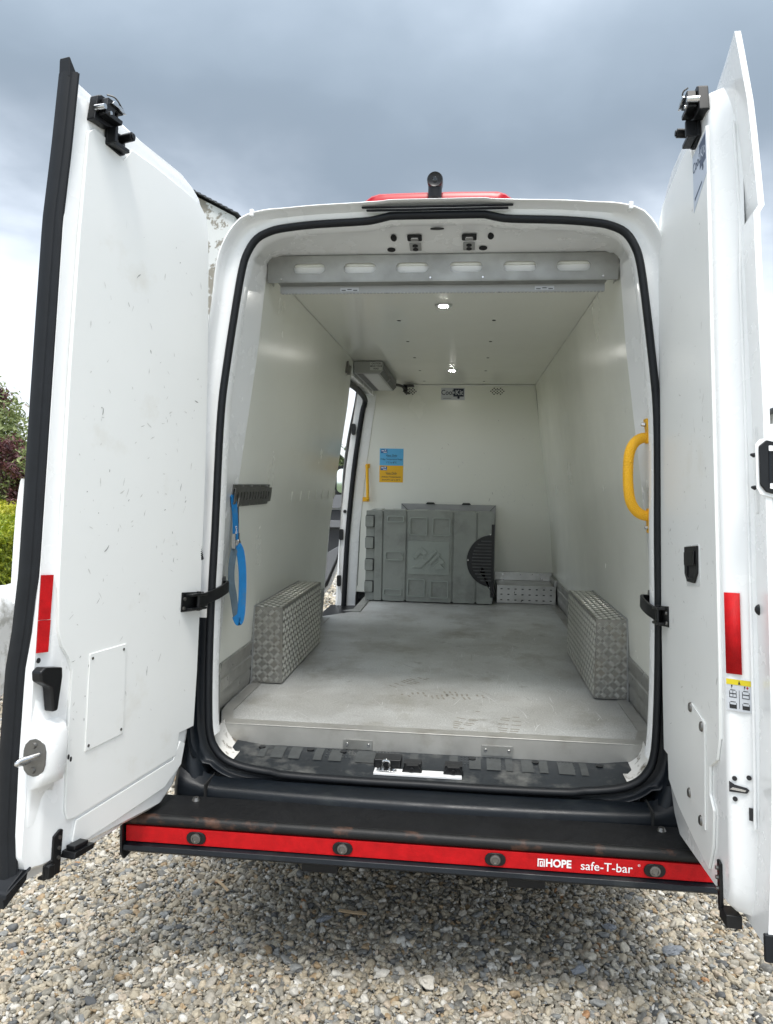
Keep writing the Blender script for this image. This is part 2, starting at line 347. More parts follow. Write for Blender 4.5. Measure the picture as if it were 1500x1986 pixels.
def far_gravel():
    m = bpy.data.materials.new('gravel_bed'); m.use_nodes = True; t = m.node_tree; b = t.nodes['Principled BSDF']; b.inputs['Roughness'].default_value = 0.8
    co = nd(t, 'ShaderNodeTexCoord'); vo = nd(t, 'ShaderNodeTexVoronoi'); vo.inputs['Scale'].default_value = 32
    t.links.new(co.outputs['Object'], vo.inputs['Vector'])
    cr = nd(t, 'ShaderNodeValToRGB'); ramp(cr, [(0.1, (0.12, 0.116, 0.105)), (0.35, (0.23, 0.215, 0.185)), (0.6, (0.33, 0.305, 0.26)), (0.9, (0.45, 0.435, 0.40))])
    sp = nd(t, 'ShaderNodeSeparateXYZ'); t.links.new(vo.outputs['Color'], sp.inputs[0]); t.links.new(sp.outputs[0], cr.inputs[0]); t.links.new(cr.outputs[0], b.inputs['Base Color'])
    bp = nd(t, 'ShaderNodeBump'); bp.inputs['Strength'].default_value = 0.9; bp.inputs['Distance'].default_value = 0.012; bp.invert = True
    t.links.new(vo.outputs['Distance'], bp.inputs['Height']); t.links.new(bp.outputs[0], b.inputs['Normal'])
    return m
GRASS = mat('field_grass', (0.075, 0.11, 0.03), 0.9, var=0.4, vscale=0.5)
g = MB(); g.add([(-900, -900, -0.09), (900, -900, -0.09), (900, 900, -0.09), (-900, 900, -0.09)], [(0, 1, 2, 3)]); tag(g.build('field', GRASS), kind='structure')
g = MB(); g.add([(-14, -12, -0.022), (16, -12, -0.022), (16, 26, -0.022), (-14, 26, -0.022)], [(0, 1, 2, 3)]); tag(g.build('gravel_drive', far_gravel()), kind='structure')

# loose pebbles, one object scattered by geometry nodes
def gravel():
    P = []; 
    def region(x0, x1, y0, y1, sp, zlo, zhi, rad, keep=lambda x, y: True):
        nx = int((x1-x0)/sp); ny = int((y1-y0)/sp)
        gx, gy = np.meshgrid(np.arange(nx), np.arange(ny)); gx = gx.ravel(); gy = gy.ravel()
        x = x0+(gx+0.5*(gy % 2)+np.random.uniform(-.45, .45, gx.size))*sp; y = y0+(gy+np.random.uniform(-.45, .45, gx.size))*sp
        z = np.random.uniform(zlo, zhi, gx.size)+0.007*np.sin(x*3.1+1.3)*np.sin(y*2.7+.4)+0.004*np.sin(x*9+2)*np.cos(y*8)
        r = rad*np.clip(np.exp(np.random.normal(0, .38, gx.size)), .42, 2.3)
        k = keep(x, y)
        P.append(np.stack([x, y, z, r], 1)[k] if k is not True else np.stack([x, y, z, r], 1))
    van = lambda x, y: ~((np.abs(x) < 0.95) & (y > 0.9) & (y < 5.6))
    region(-2.0, 1.9, -1.0, 1.0, .0150, -.016, -.008, .0100, van)
    region(-2.0, 1.9, -1.0, 1.0, .0158, -.006, .003, .0090, van)
    region(-1.9, 1.7, -.9, .8, .0150, -.012, .002, .0052, van)
    region(-4.6, -2.0, -1.0, 4.5, .025, -.014, .0, .0140)
    region(1.9, 4.6, -1.0, 4.5, .027, -.014, .0, .0150)
    region(-2.0, 1.9, 1.0, 4.5, .027, -.014, .0, .0150, van)
    region(-4.6, 6.5, 4.5, 9.0, .046, -.014, .0, .024, van)
    A = np.concatenate(P); n = len(A)
    me = bpy.data.meshes.new('gravel'); me.vertices.add(n); me.vertices.foreach_set('co', A[:, :3].ravel())
    rot = np.stack([np.random.normal(0, .38, n), np.random.normal(0, .38, n), np.random.uniform(0, 6.283, n)], 1)
    scl = A[:, 3:4]*np.stack([np.random.uniform(.85, 1.35, n), np.random.uniform(.7, 1.0, n), np.random.uniform(.42, .78, n)], 1)
    for nm, ty, d in (('rot', 'FLOAT_VECTOR', rot), ('scl', 'FLOAT_VECTOR', scl)):
        a = me.attributes.new(nm, ty, 'POINT'); a.data.foreach_set('vector', d.astype(np.float32).ravel())
    a = me.attributes.new('rnd', 'FLOAT', 'POINT'); a.data.foreach_set('value', np.random.uniform(0, .999, n).astype(np.float32))
    a = me.attributes.new('idx', 'INT', 'POINT'); a.data.foreach_set('value', np.random.randint(0, 9, n).astype(np.int32))
    o = bpy.data.objects.new('gravel', me); COL.objects.link(o)
    T = bpy.data.node_groups.new('scatter', 'GeometryNodeTree')
    T.interface.new_socket('Geometry', in_out='INPUT', socket_type='NodeSocketGeometry'); T.interface.new_socket('Geometry', in_out='OUTPUT', socket_type='NodeSocketGeometry')
    gi = T.nodes.new('NodeGroupInput'); go = T.nodes.new('NodeGroupOutput'); k = T.links
    jn = T.nodes.new('GeometryNodeJoinGeometry')
    for i in range(9):
        ic = T.nodes.new('GeometryNodeMeshIcoSphere'); ic.inputs['Radius'].default_value = 1.0; ic.inputs['Subdivisions'].default_value = 3
        ps = T.nodes.new('GeometryNodeInputPosition')
        nz = T.nodes.new('ShaderNodeTexNoise'); nz.noise_dimensions = '4D'; nz.inputs['W'].default_value = i*7.3; nz.inputs['Scale'].default_value = [.75, .9, 1.1][i % 3]; nz.inputs['Detail'].default_value = 1.5
        k.new(ps.outputs[0], nz.inputs['Vector'])
        vo = T.nodes.new('ShaderNodeTexVoronoi'); vo.voronoi_dimensions = '4D'; vo.inputs['W'].default_value = i*3.7+.5; vo.inputs['Scale'].default_value = 0.9; k.new(ps.outputs[0], vo.inputs['Vector'])
        def M_(op, a, b):
            q = T.nodes.new('ShaderNodeMath'); q.operation = op
            for s_, vv in enumerate((a, b)):
                if isinstance(vv, float): q.inputs[s_].default_value = vv
                else: k.new(vv, q.inputs[s_])
            return q.outputs[0]
        am = [0.8, 1.1, 0.7][i % 3]; vm = [0.25, 0.7, 0.95][(i*2) % 3]
        h = M_('ADD', M_('MULTIPLY', M_('SUBTRACT', nz.outputs[0], 0.5), am*1.6), M_('MULTIPLY', M_('SUBTRACT', vo.outputs['Distance'], 0.5), -vm))
        sc_ = T.nodes.new('ShaderNodeVectorMath'); sc_.operation = 'SCALE'; k.new(ps.outputs[0], sc_.inputs[0]); k.new(h, sc_.inputs['Scale'])
        sp = T.nodes.new('GeometryNodeSetPosition'); k.new(ic.outputs['Mesh'], sp.inputs['Geometry']); k.new(sc_.outputs[0], sp.inputs['Offset'])
        ss = T.nodes.new('GeometryNodeSetShadeSmooth'); k.new(sp.outputs[0], ss.inputs[0])
        sm = T.nodes.new('GeometryNodeSetMaterial'); sm.inputs['Material'].default_value = PEB; k.new(ss.outputs[0], sm.inputs[0])
        gt = T.nodes.new('GeometryNodeGeometryToInstance'); k.new(sm.outputs[0], gt.inputs[0]); k.new(gt.outputs[0], jn.inputs[0])
    ip = T.nodes.new('GeometryNodeInstanceOnPoints'); k.new(gi.outputs[0], ip.inputs['Points']); k.new(jn.outputs[0], ip.inputs['Instance']); ip.inputs['Pick Instance'].default_value = True
    for nm, ty, sk in (('idx', 'INT', 'Instance Index'), ('rot', 'FLOAT_VECTOR', 'Rotation'), ('scl', 'FLOAT_VECTOR', 'Scale')):
        na = T.nodes.new('GeometryNodeInputNamedAttribute'); na.data_type = ty; na.inputs[0].default_value = nm
        k.new(na.outputs[0], ip.inputs[sk])
    k.new(ip.outputs[0], go.inputs[0])
    md = o.modifiers.new('scatter', 'NODES'); md.node_group = T
    me.materials.append(PEB)
    tag(o, 'loose mixed grey and beige pebbles covering the drive', 'gravel', kind='stuff')
gravel()

# larger stones and a bit of wood lying on the gravel
SLATE = mat('slate_stone', (0.19, 0.205, 0.225), 0.6, var=0.35, vscale=30, dirt=(0.45, 0.46, 0.47), dirtscale=40, dirtlo=0.58, dirthi=0.7)
BEIGE = mat('pale_stone', (0.50, 0.47, 0.41), 0.7, var=0.2, vscale=30)
def rock(name, loc, size, rz, m, label, seed):
    import bmesh
    bm = bmesh.new(); bmesh.ops.create_icosphere(bm, subdivisions=3, radius=1)
    for v in bm.verts:
        p = v.co.copy(); h = noise.noise(p*1.1+Vector((seed, 0, 0)))*.5+noise.cell(p*1.3+Vector((seed, 3, 0)))*.18
        v.co = p*(1+h)
    me = bpy.data.meshes.new(name); bm.to_mesh(me); bm.free(); me.materials.append(m)
    o = bpy.data.objects.new(name, me); COL.objects.link(o); o.location = loc; o.scale = size; o.rotation_euler = (0.1, -0.08, rz)
    tag(o, label, 'stone')
rock('slate_stone', (0.86, -0.05, .012), (0.037, 0.016, 0.013), .1, SLATE, 'largest blue-grey slate stone on the gravel near the right door foot', 1.0)
rock('slate_stone', (0.67, 0.06, .012), (0.024, 0.016, 0.012), -.5, SLATE, 'dark blue-grey stone left of the largest slate stone', 4.0)
rock('slate_stone', (0.52, -0.20, .012), (0.022, 0.014, 0.012), .4, SLATE, 'small dark slate stone on the gravel below the bar lettering', 8.0)
rock('pale_stone', (0.03, -0.33, .012), (0.022, 0.027, 0.013), .3, BEIGE, 'pale flat stone near the middle of the bottom edge', 12.0)
rock('slate_stone', (-0.36, -0.03, .012), (0.026, 0.010, 0.009), .6, SLATE, 'long dark sliver of slate on the gravel left of centre', 15.0)
WOOD = mat('dry_wood', (0.42, 0.31, 0.19), 0.8, var=0.2, vscale=30)
g = MB(); g.ribbon([(-.315, .015, .022), (-.26, .01, .02), (-.21, .012, .018)], .012, .005, (0, 1, .2)); tag(g.build('wood_splinter', WOOD, bevel=.001), 'pale splinter of wood lying on the gravel under the bar', 'wood')
g = MB(); g.ribbon([(-.83, .16, .02), (-.79, .115, .026), (-.76, .09, .018)], .011, .004, (1, 1, .2)); tag(g.build('wood_splinter', WOOD, bevel=.001), 'thin reddish wood chip on the gravel beside the left end of the bar', 'wood')

# ---- planting
def leafmat(name, c0, c1, rough=0.5):
    m = bpy.data.materials.new(name); m.use_nodes = True; t = m.node_tree; b = t.nodes['Principled BSDF']; b.inputs['Roughness'].default_value = rough
    b.inputs['Subsurface Weight'].default_value = 0.0
    ge = nd(t, 'ShaderNodeNewGeometry'); cr = nd(t, 'ShaderNodeValToRGB'); ramp(cr, [(0, c0), (1, c1)]); t.links.new(ge.outputs['Random Per Island'], cr.inputs[0]); t.links.new(cr.outputs[0], b.inputs['Base Color'])
    tr = nd(t, 'ShaderNodeBsdfTranslucent'); t.links.new(cr.outputs[0], tr.inputs[0]); mx_ = nd(t, 'ShaderNodeMixShader'); mx_.inputs[0].default_value = 0.3
    t.links.new(b.outputs[0], mx_.inputs[1]); t.links.new(tr.outputs[0], mx_.inputs[2]); t.links.new(mx_.outputs[0], t.nodes['Material Output'].inputs[0])
    return m
BOXLEAF = leafmat('hedge_leaf', (0.14, 0.21, 0.014), (0.38, 0.41, 0.03)); BOXLEAF2 = leafmat('hedge_leaf_yellow', (0.24, 0.28, 0.018), (0.52, 0.50, 0.05))
GREEN = leafmat('shrub_leaf', (0.11, 0.155, 0.05), (0.29, 0.33, 0.13)); PURPLE = leafmat('purple_leaf', (0.06, 0.022, 0.028), (0.17, 0.065, 0.065))
DGREEN = leafmat('tree_leaf', (0.03, 0.055, 0.015), (0.10, 0.14, 0.04)); PETAL = leafmat('blossom', (0.45, 0.30, 0.28), (0.65, 0.60, 0.52))
BARK = mat('bark', (0.10, 0.075, 0.055), 0.85, var=0.3, vscale=20)
def leaves(name, pts, nrm, size, m, parent, jit=0.9):
    pts = np.asarray(pts, float); n = len(pts)
    d = np.asarray(nrm, float)+np.random.normal(0, jit, (n, 3)); d /= np.linalg.norm(d, axis=1)[:, None]+1e-9
    a = np.cross(d, np.random.normal(0, 1, (n, 3))); a /= np.linalg.norm(a, axis=1)[:, None]+1e-9; b = np.cross(d, a)
    s = size*np.random.uniform(.6, 1.3, (n, 1))
    v = np.stack([pts-a*s, pts+b*s*.42+d*s*.15, pts+a*s, pts-b*s*.42+d*s*.15], 1).reshape(-1, 3)
    me = bpy.data.meshes.new(name); me.from_pydata(v.tolist(), [], np.arange(4*n).reshape(-1, 4).tolist()); me.materials.append(m)
    o = bpy.data.objects.new(name, me); COL.objects.link(o); o.parent = parent
    return o
def hedge(name, lo, hi, n, m, label):
    e = empty(name, ((lo[0]+hi[0])/2, (lo[1]+hi[1])/2, lo[2])); b = np.array(e.location)
    lo = np.array(lo)-b; hi = np.array(hi)-b; ext = hi-lo
    P = np.random.uniform(0, 1, (n, 3)); fc = np.random.choice(3, n, p=[.45, .2, .35]); sd = np.random.randint(0, 2, n)
    nrm = np.zeros((n, 3))
    for i in range(n):
        k = fc[i]; s_ = 1 if k == 2 else sd[i]
        P[i, k] = s_; nrm[i, k] = 2*s_-1
    pts = lo+P*ext
    for i in range(n):
        q = Vector(pts[i]); w = noise.noise(q*1.6)*.09+noise.noise(q*5)*.05
        pts[i] += nrm[i]*(w+random.uniform(-.07, .015))
    leaves('foliage', pts, nrm, .024, m, e)
    c = MB(); c.box(tuple(lo+.07), tuple(hi-.09)); c.build('inner_foliage', m, e)
    for q in range(5):
        st = MB()
        x = lo[0]+ext[0]*random.uniform(.2, .8); y = lo[1]+ext[1]*(q+.5)/5
        st.tube([(x, y, -.12), (x+.03, y, .2), (x, y+.04, .4)], [.02, .016, .01], 6)
        st.build('stem', BARK, e)
    tag(e, label, 'hedge', 'clipped box hedges')
hedge('box_hedge', (-4.45, 2.0, .72), (-3.42, 4.6, 1.17), 26000, BOXLEAF, 'nearer bright green clipped hedge right above the white garden wall')
hedge('box_hedge', (-6.2, 3.3, .66), (-4.75, 8.0, 1.27), 26000, BOXLEAF2, 'farther yellow-green clipped hedge behind the nearer hedge')
def shrub(name, base, h, rad, n, size, m, label, cat='shrub', stems=6, blossom=0, clumps=26, zlo=.3, sparse=False, bark=BARK):
    e = empty(name, base); st = MB(); pts = []; nr = []; cl = []
    for k in range(clumps):
        a = random.uniform(0, 6.28); q = math.sqrt(random.random()); z = zlo*h+(1-zlo)*h*random.random()
        taper = 1.0-.55*((z/h-.45)/.55)**2 if z/h > .45 else .75+.25*z/(.45*h)
        cl.append(Vector((rad*q*math.cos(a)*taper, rad*q*math.sin(a)*taper, z)))
    for c in cl:
        r = rad*random.uniform(.22, .42)
        for _ in range(n//clumps):
            d = Vector((random.gauss(0, 1), random.gauss(0, 1), random.gauss(0, .9))).normalized()*r*(random.random()**(.45))
            p = c+d; pts.append(tuple(p)); nr.append(tuple((d.normalized()+Vector((0, 0, .5)))))
    trunk = [(0, 0, -.1), (.02, .01, h*.25), (.0, .03, h*.5), (.03, 0, h*.75)]
    st.tube(trunk, [h*.022, h*.018, h*.013, h*.006], 7)
    for c in cl[:max(stems, 1)*2]:
        z0 = c.z*random.uniform(.25, .55); b0 = Vector((.01, .01, z0))
        st.tube([b0, b0.lerp(c, .5)+Vector((0, 0, .06*h)), c], [h*.009, h*.006, h*.003], 5)
    st.build('trunk', bark, e); leaves('crown', pts, nr, size, m, e)
    if blossom:
        ids = random.sample(range(len(pts)), blossom); leaves('blossom', [Vector(pts[i])*1.04 for i in ids], [nr[i] for i in ids], size*1.2, PETAL, e)
    tag(e, label, cat, 'trees and shrubs around the drive')
shrub('purple_shrub', (-5.72, 6.30, .0), 2.02, .42, 2600, .034, PURPLE, 'dark red-leaved shrub above the hedges left of the open door', stems=9, zlo=.55)
shrub('flowering_shrub', (-7.1, 7.9, 0), 2.85, 1.35, 24000, .04, GREEN, 'tall green shrub with a few pale blossoms behind the red-leaved shrub', stems=8, blossom=70, clumps=46)
shrub('red_tipped_shrub', (-6.78, 7.6, 0), 2.9, .45, 420, .034, PURPLE, 'slim red-tipped shrub at the far left edge of the photo', stems=6, zlo=.86, clumps=9)
shrub('leafy_shrub', (-5.2, 6.8, 0), 1.75, .9, 9000, .036, GREEN, 'low green shrub between the hedges and the purple shrub', clumps=30, zlo=.1)
shrub('young_tree', (-2.85, 13.2, 0), 2.35, .8, 2600, .06, DGREEN, 'sparse young tree seen through the side doorway above the cab door', 'tree', stems=10, clumps=40, zlo=.45)
shrub('roadside_tree', (-3.5, 17.0, 0), 2.1, 1.5, 9000, .07, DGREEN, 'bushy dark tree in the distance seen through the cab window', 'tree', clumps=40, zlo=.15)
shrub('garden_tree', (-12.5, 9.0, 0), 4.2, 1.8, 12000, .08, GREEN, 'round green tree far left of the drive', 'tree', clumps=40)

# ---- whitewashed garden wall
WASH = mat('whitewash', (0.68, 0.69, 0.69), 0.8, var=0.12, vscale=5, bump=0.9, bscale=28, dirt=(0.36, 0.36, 0.34), dirtscale=7, dirtlo=0.5, dirthi=0.62)
def rough_wall(x0, x1, y0, y1, h, seed):
    ny = int((y1-y0)/.06); prof = [(x1, -.1), (x1+.015, .15), (x1, .35), (x1-.01, .55), (x1-.03, h-.06), (x1-.08, h), ((x0+x1)/2, h+.03), (x0+.06, h), (x0, h-.2), (x0, -.1)]
    pr = []
    for (a, b), (c, d) in zip(prof, prof[1:]):
        k = max(1, int(math.hypot(c-a, d-b)/.06))
        pr += [(a+(c-a)*i/k, b+(d-b)*i/k) for i in range(k)]
    pr.append(prof[-1]); rings = []
    for j in range(ny+1):
        y = y0+(y1-y0)*j/ny
        ring = []
        for x, z in pr:
            q = Vector((x*3+seed, y*3, z*3)); w = noise.noise(q)*.035+noise.noise(q*3.1)*.018
            ring.append((x+w, y+w*.5, z+w*.8))
        rings.append(ring)
    m_ = MB(); m_.loft(rings, closed=True); return m_
tag(rough_wall(-3.52, -3.20, 0.6, 9.0, .74, 2.0).build('garden_wall', WASH), 'low rough whitewashed garden wall below the hedges at the left edge', 'wall')
SOIL = mat('soil', (0.10, 0.085, 0.065), 0.95, var=0.4, vscale=30, bump=0.8, bscale=60)
g = MB(); g.box((-14, 1.0, -.05), (-3.5, 9.0, .70)); tag(g.build('raised_bed', SOIL), kind='structure')

# ---- house with peeling gable
PEEL = mat('peeling_render', (0.66, 0.67, 0.67), 0.8, var=0.08, vscale=1.5, bump=0.5, bscale=10, dirt=(0.27, 0.25, 0.215), dirtscale=1.7, dirtlo=0.5, dirthi=0.53, dirtdetail=12)
SLATES = mat('roof_slate', (0.085, 0.092, 0.105), 0.6, var=0.35, vscale=4)
hs = empty('house', (-7.95, 16.0, 0))
hw, he, hp, hd = 2.1, 8.22, 9.30, 9.0
g = MB(); g.plate([(-hw, -.1), (hw, -.1), (hw, he), (0, hp), (-hw, he)], 0, hd, lambda a, b, c: Vector((a, c, b))); g.build('wall', PEEL, hs)
for sgn in (-1, 1):
    ln = math.hypot(hw+.12, (hp-he)*(hw+.12)/hw); nrow = 16
    for r_ in range(nrow):
        t0 = r_/nrow; t1 = (r_+1.35)/nrow
        def rp_(t, off): return ((hw+.12)*(1-t)*sgn, hp+.05-(hp-he)/hw*(hw+.12)*(1-t)+off)
        a = rp_(t0, .05); b = rp_(min(t1, 1.0), .015)
        g = MB(); g.add([(a[0], -.12, a[1]), (b[0], -.12, b[1]), (b[0], hd+.12, b[1]), (a[0], hd+.12, a[1]), (a[0], -.12, a[1]+.022), (b[0], -.12, b[1]+.022), (b[0], hd+.12, b[1]+.022), (a[0], hd+.12, a[1]+.022)],
              [(0, 3, 2, 1), (4, 5, 6, 7), (0, 1, 5, 4), (1, 2, 6, 5), (2, 3, 7, 6), (3, 0, 4, 7)]); g.build('slate_course', SLATES, hs)
g = MB(); g.box((-.16, -.14, hp+.06), (.16, hd+.14, hp+.14)); g.build('ridge_tile', SLATES, hs)
g = MB(); g.box((-.35, hd-1.2, hp-.4), (.35, hd-.5, hp+1.0)); g.build('chimney', PEEL, hs)
for wx, wz in ((-1.2, 4.6), (1.2, 4.6), (-1.2, 1.2)):
    g = MB(); g.box((wx-.45, -.03, wz-.6), (wx+.45, .03, wz+.6)); w_ = g.build('window', PAINT, hs, bevel=.01)
    g = MB()
    for sx_ in (-1, 1):
        for sz_ in (-1, 1): g.box((wx+sx_*.2-.17, -.036, wz+sz_*.27-.24), (wx+sx_*.2+.17, -.02, wz+sz_*.27+.24))
    g.build('pane', WGLASS, w_)
tag(hs, 'white house with peeling gable render and slate roof behind the van', 'house')
sh = empty('outbuilding', (5.9, 9.5, 0))
g = MB(); g.plate([(-1.75, -.1), (4.0, -.1), (4.0, 2.62), (-1.75, 2.62)], 0, 5.0, lambda a, b, c: Vector((a, c-1.9, b))); g.build('wall', WASH, sh)
for r_ in range(9):
    t0 = r_/9; t1 = min((r_+1.3)/9, 1)
    y0_, z0_ = -2.1+5.4*t0, 2.60+.12*t0; y1_, z1_ = -2.1+5.4*t1, 2.60+.12*t1-.012
    g = MB(); g.add([(-1.9, y0_, z0_+.03), (4.1, y0_, z0_+.03), (4.1, y1_, z1_), (-1.9, y1_, z1_), (-1.9, y0_, z0_+.06), (4.1, y0_, z0_+.06), (4.1, y1_, z1_+.03), (-1.9, y1_, z1_+.03)],
        [(0, 3, 2, 1), (4, 5, 6, 7), (0, 1, 5, 4), (1, 2, 6, 5), (2, 3, 7, 6), (3, 0, 4, 7)]); g.build('slate_course', SLATES, sh)
g = MB(); g.box((1.0, -1.94, 0), (1.9, -1.88, 2.0)); g.build('door', TRIMG, sh, bevel=.01)
tag(sh, 'low whitewashed outbuilding with slate roof at the right edge', 'building')

# ================================================================== VAN
van = empty('van'); tag(van, 'white panel van with both rear doors open and an empty lined load bay', 'van')
LEAN = .08/1.9
def yp(z): return -.2+LEAN*(z-.6)
HALF = [(0, .592), (.16, .591), (.31, .592), (.42, .594), (.52, .598), (.60, .607), (.657, .62), (.70, .642), (.73, .675), (.748, .715), (.757, .79), (.760, .98), (.757, 1.2), (.75, 1.42), (.743, 1.72), (.736, 1.87), (.723, 1.99), (.698, 2.18), (.676, 2.325), (.656, 2.389), (.622, 2.438), (.572, 2.464), (.515, 2.476), (.41, 2.486), (.25, 2.493), (.205, 2.499), (.17, 2.507), (.14, 2.510), (0, 2.510)]
NH = len(HALF)
# denser half profile
def dens(h):
    p = smoothpath([Vector((x, z, 0)) for x, z in h], 3); return [(max(q.x, 0), q.y) for q in p]
HALFD = dens(HALF); ND = len(HALFD)
DT = [(0, .030), (.9, .055), (2.2, .056), (2.32, .064), (2.44, .060), (2.466, .046), (2.478, .037), (2.495, .035), (2.507, .026), (2.52, .024)]
def nrm2(h, i):
    a = h[max(i-1, 0)]; b = h[min(i+1, len(h)-1)]; tx, tz = b[0]-a[0], b[1]-a[1]
    if i in (0, len(h)-1): tz = 0
    l = math.hypot(tx, tz); return tz/l, -tx/l
def offs(d, full=True):
    # d: function(index, z) -> outward offset ; returns half list
    o = []
    for i, (x, z) in enumerate(HALFD):
        nx, nz = nrm2(HALFD, i); k = d(i, z); o.append((max(x+nx*k, 0), z+nz*k))
    return o
def loop(h, y): # half -> closed loop of 3D points; y function(x,z)
    r = [Vector((x, y(x, z), z)) for x, z in h]; l = [Vector((-x, y(x, z), z)) for x, z in h[1:-1]][::-1]
    return r+l
def Dz(z): return interp(DT, z)
rings = []
for fr, dy in ((-.1, .004), (.0, .002), (.35, 0), (.62, -.001), (.74, -.012), (.84, -.034), (.90, -.046), (.96, -.051), (1.02, -.050), (1.08, -.040), (1.13, -.02), (1.16, .02)):
    rings.append(loop(offs(lambda i, z: fr*Dz(z) if z > .66 else fr*.03), lambda x, z: yp(z)+(dy if z > .66 else min(dy, 0)*.4)))
b = MB(); b.loft(rings, closed=True, cap=False, mf=lambda c: 1 if c.z < (1.12 if c.y < 0 and abs(c.x) > .3 else .9) else 0)
b.build('rear_frame', [PAINT, BUMPER], van, sharp=60)
# outer skin
def fwd(h, w, top, zb):
    o = []
    for x, z in h:
        k = min(x/.5, 1); o.append((x+w*k*(1 if z < 1.6 else max(.35, 1-(z-1.6)/1.3)), max(z, zb) if z < 1.0 else z+top*(z-1.0)/1.5))
    return o
base_out = offs(lambda i, z: 1.16*Dz(z) if z > .66 else .03)
base_out = [(x, min(z, .36) if z < .66 else z) for x, z in base_out]
ys = [(-.13, 0, 0), (.02, .05, .0), (.25, .11, .012), (.7, .165, .03), (1.5, .19, .04), (2.25, .195, .045), (3.40, .085, .045), (4.05, .085, .03)]
rr = []
for y, w, t in ys: rr.append(loop(fwd(base_out, w, t, .30), (lambda yy: (lambda x, z: yy+(LEAN*(z-.6)*.9 if yy < .1 else 0)))(y)))
b = MB(); n_ = len(rr[0])
for i in range(len(rr)-1):
    b2 = MB(); b2.loft([rr[i], rr[i+1]], closed=True, cap=False)
    for f in b2.f:
        c = sum((b2.v[q] for q in f), Vector())/4
        if ys[i][0] >= 2.25 and ys[i][0] < 3.3 and c.x < -.55 and .5 < c.z < 2.33: continue
        b.add([b2.v[q] for q in f], [(0, 1, 2, 3)], 0, True)
import bmesh as _bm
o = b.build('body_shell', PAINT, van, fix=False)
bm = _bm.new(); bm.from_mesh(o.data); _bm.ops.remove_doubles(bm, verts=bm.verts, dist=1e-5); _bm.ops.recalc_face_normals(bm, faces=bm.faces); bm.to_mesh(o.data); bm.free()
# cab and nose
cab = [(4.05, .87, 2.56), (4.35, .87, 2.50), (4.75, .85, 2.15), (5.15, .90, 1.55), (5.55, .90, 1.25), (5.85, .84, 1.0), (5.95, .80, .55)]
rg = []
for y, w, t in cab: rg.append([Vector((x, y, z)) for x, z in ((-w, .42), (w, .42), (w*1.03, (.42+t)/2-.1), (w*.96, t-.12), (w*.82, t), (-w*.82, t), (-w*.96, t-.12), (-w*1.03, (.42+t)/2-.1))])
b = MB(); b.loft(rg, mf=lambda c: 1 if (4.4 < c.y < 5.1 and c.z > 1.5) else 0); b.build('cab', [PAINT, WGLASS], van, sharp=50)
# underbody and wheels
b = MB(); b.box((-.80, -.10, .40), (.80, 5.2, .56)); b.box((-.40, -.25, .30), (-.28, 5.0, .40)); b.box((.28, -.25, .30), (.40, 5.0, .40)); b.cyl((-.7, 1.02, .36), (.7, 1.02, .36), .06); b.build('chassis', DARK, van)
b = MB(); b.loft([[Vector((r*math.cos(2*math.pi*k/28), .62+r*math.sin(2*math.pi*k/28), z)) for k in range(28)] for z, r in ((.20, .24), (.19, .30), (.21, .335), (.36, .335), (.39, .30), (.39, .12))]); b.build('added_spare_wheel', TYRE, van)  # unseen spare wheel, added to block light under the rear of the van
for sx in (-1, 1):
    b = MB(); b.box((sx*.76-.14, .62, .16), (sx*.76+.14, .632, .50)); b.build('added_mud_flap', DARK, van)  # unseen flaps, added so less light reaches the ground beneath
b = MB(); b.box((-.74, -.14, .34), (.74, -.10, .50)); b.build('rear_crossmember', DARK, van)
for sx in (-1, 1):
    for wy in (1.02, 4.7):
        b = MB(); xs = [(.66, .27), (.665, .315), (.69, .33), (.84, .33), (.865, .315), (.87, .27), (.87, .2), (.66, .2)]
        b.loft([[Vector((sx*x, wy+r*math.cos(2*math.pi*k/28), .325+r*math.sin(2*math.pi*k/28))) for k in range(28)] for x, r in xs], cap=False); w_ = b.build('wheel', TYRE, van)
        b = MB(); b.cyl((sx*.68, wy, .325), (sx*.84, wy, .325), .205, 24); b.build('rim', DSTEEL, w_, bevel=.01)
# opening rubber seal
rings = []
for d, dy in ((-.024, .004), (-.024, -.010), (-.017, -.018), (-.008, -.018), (-.001, -.010), (.001, .004)):
    rings.append(loop(offs(lambda i, z: d), lambda x, z: yp(z)+dy-(.012 if z < .66 and x < .5 else 0)))
b = MB(); b.loft(rings, closed=True, cap=False); b.build('door_seal', RUBBER, van, sharp=60)
# inner return round the opening
WALLX = [(.70, .828), (.9, .815), (1.25, .79), (1.6, .745), (2.1, .675), (2.33, .652), (2.40, .64)]
def wx(z): return interp(WALLX, z)
i0 = min(i for i, p in enumerate(HALFD) if p[1] > .70)
A_ = offs(lambda i, z: -.020); B_ = offs(lambda i, z: -.026); T_ = offs(lambda i, z: (.006 if z < 2.40 else -.020))
def header(h):
    o = []
    for i, (x, z) in enumerate(h):
        if z < 2.32: o.append((wx(z), z))
        elif z < 2.40: o.append((wx(z), z))
        elif z < 2.452: o.append((min(x, .645), min(z, 2.436)))
        else: o.append((min(x, .62), 2.442))
    return o
H_ = header([HALFD[i] for i in range(ND)])
def half3(h, y): return [Vector((x, y(z), z)) for x, z in h[i0:]]
b = MB()
for sx in (1, -1):
    rg = [half3(A_, lambda z: yp(z)+.004), half3(B_, lambda z: yp(z)+.02), half3(B_, lambda z: yp(z)+.06), half3(T_, lambda z: yp(z)+.085), half3(H_, lambda z: .12)]
    b.loft([[Vector((p.x*sx, p.y, p.z)) for p in r_] for r_ in rg], closed=False, cap=False)
b.build('opening_trim', PAINT, van, sharp=50)

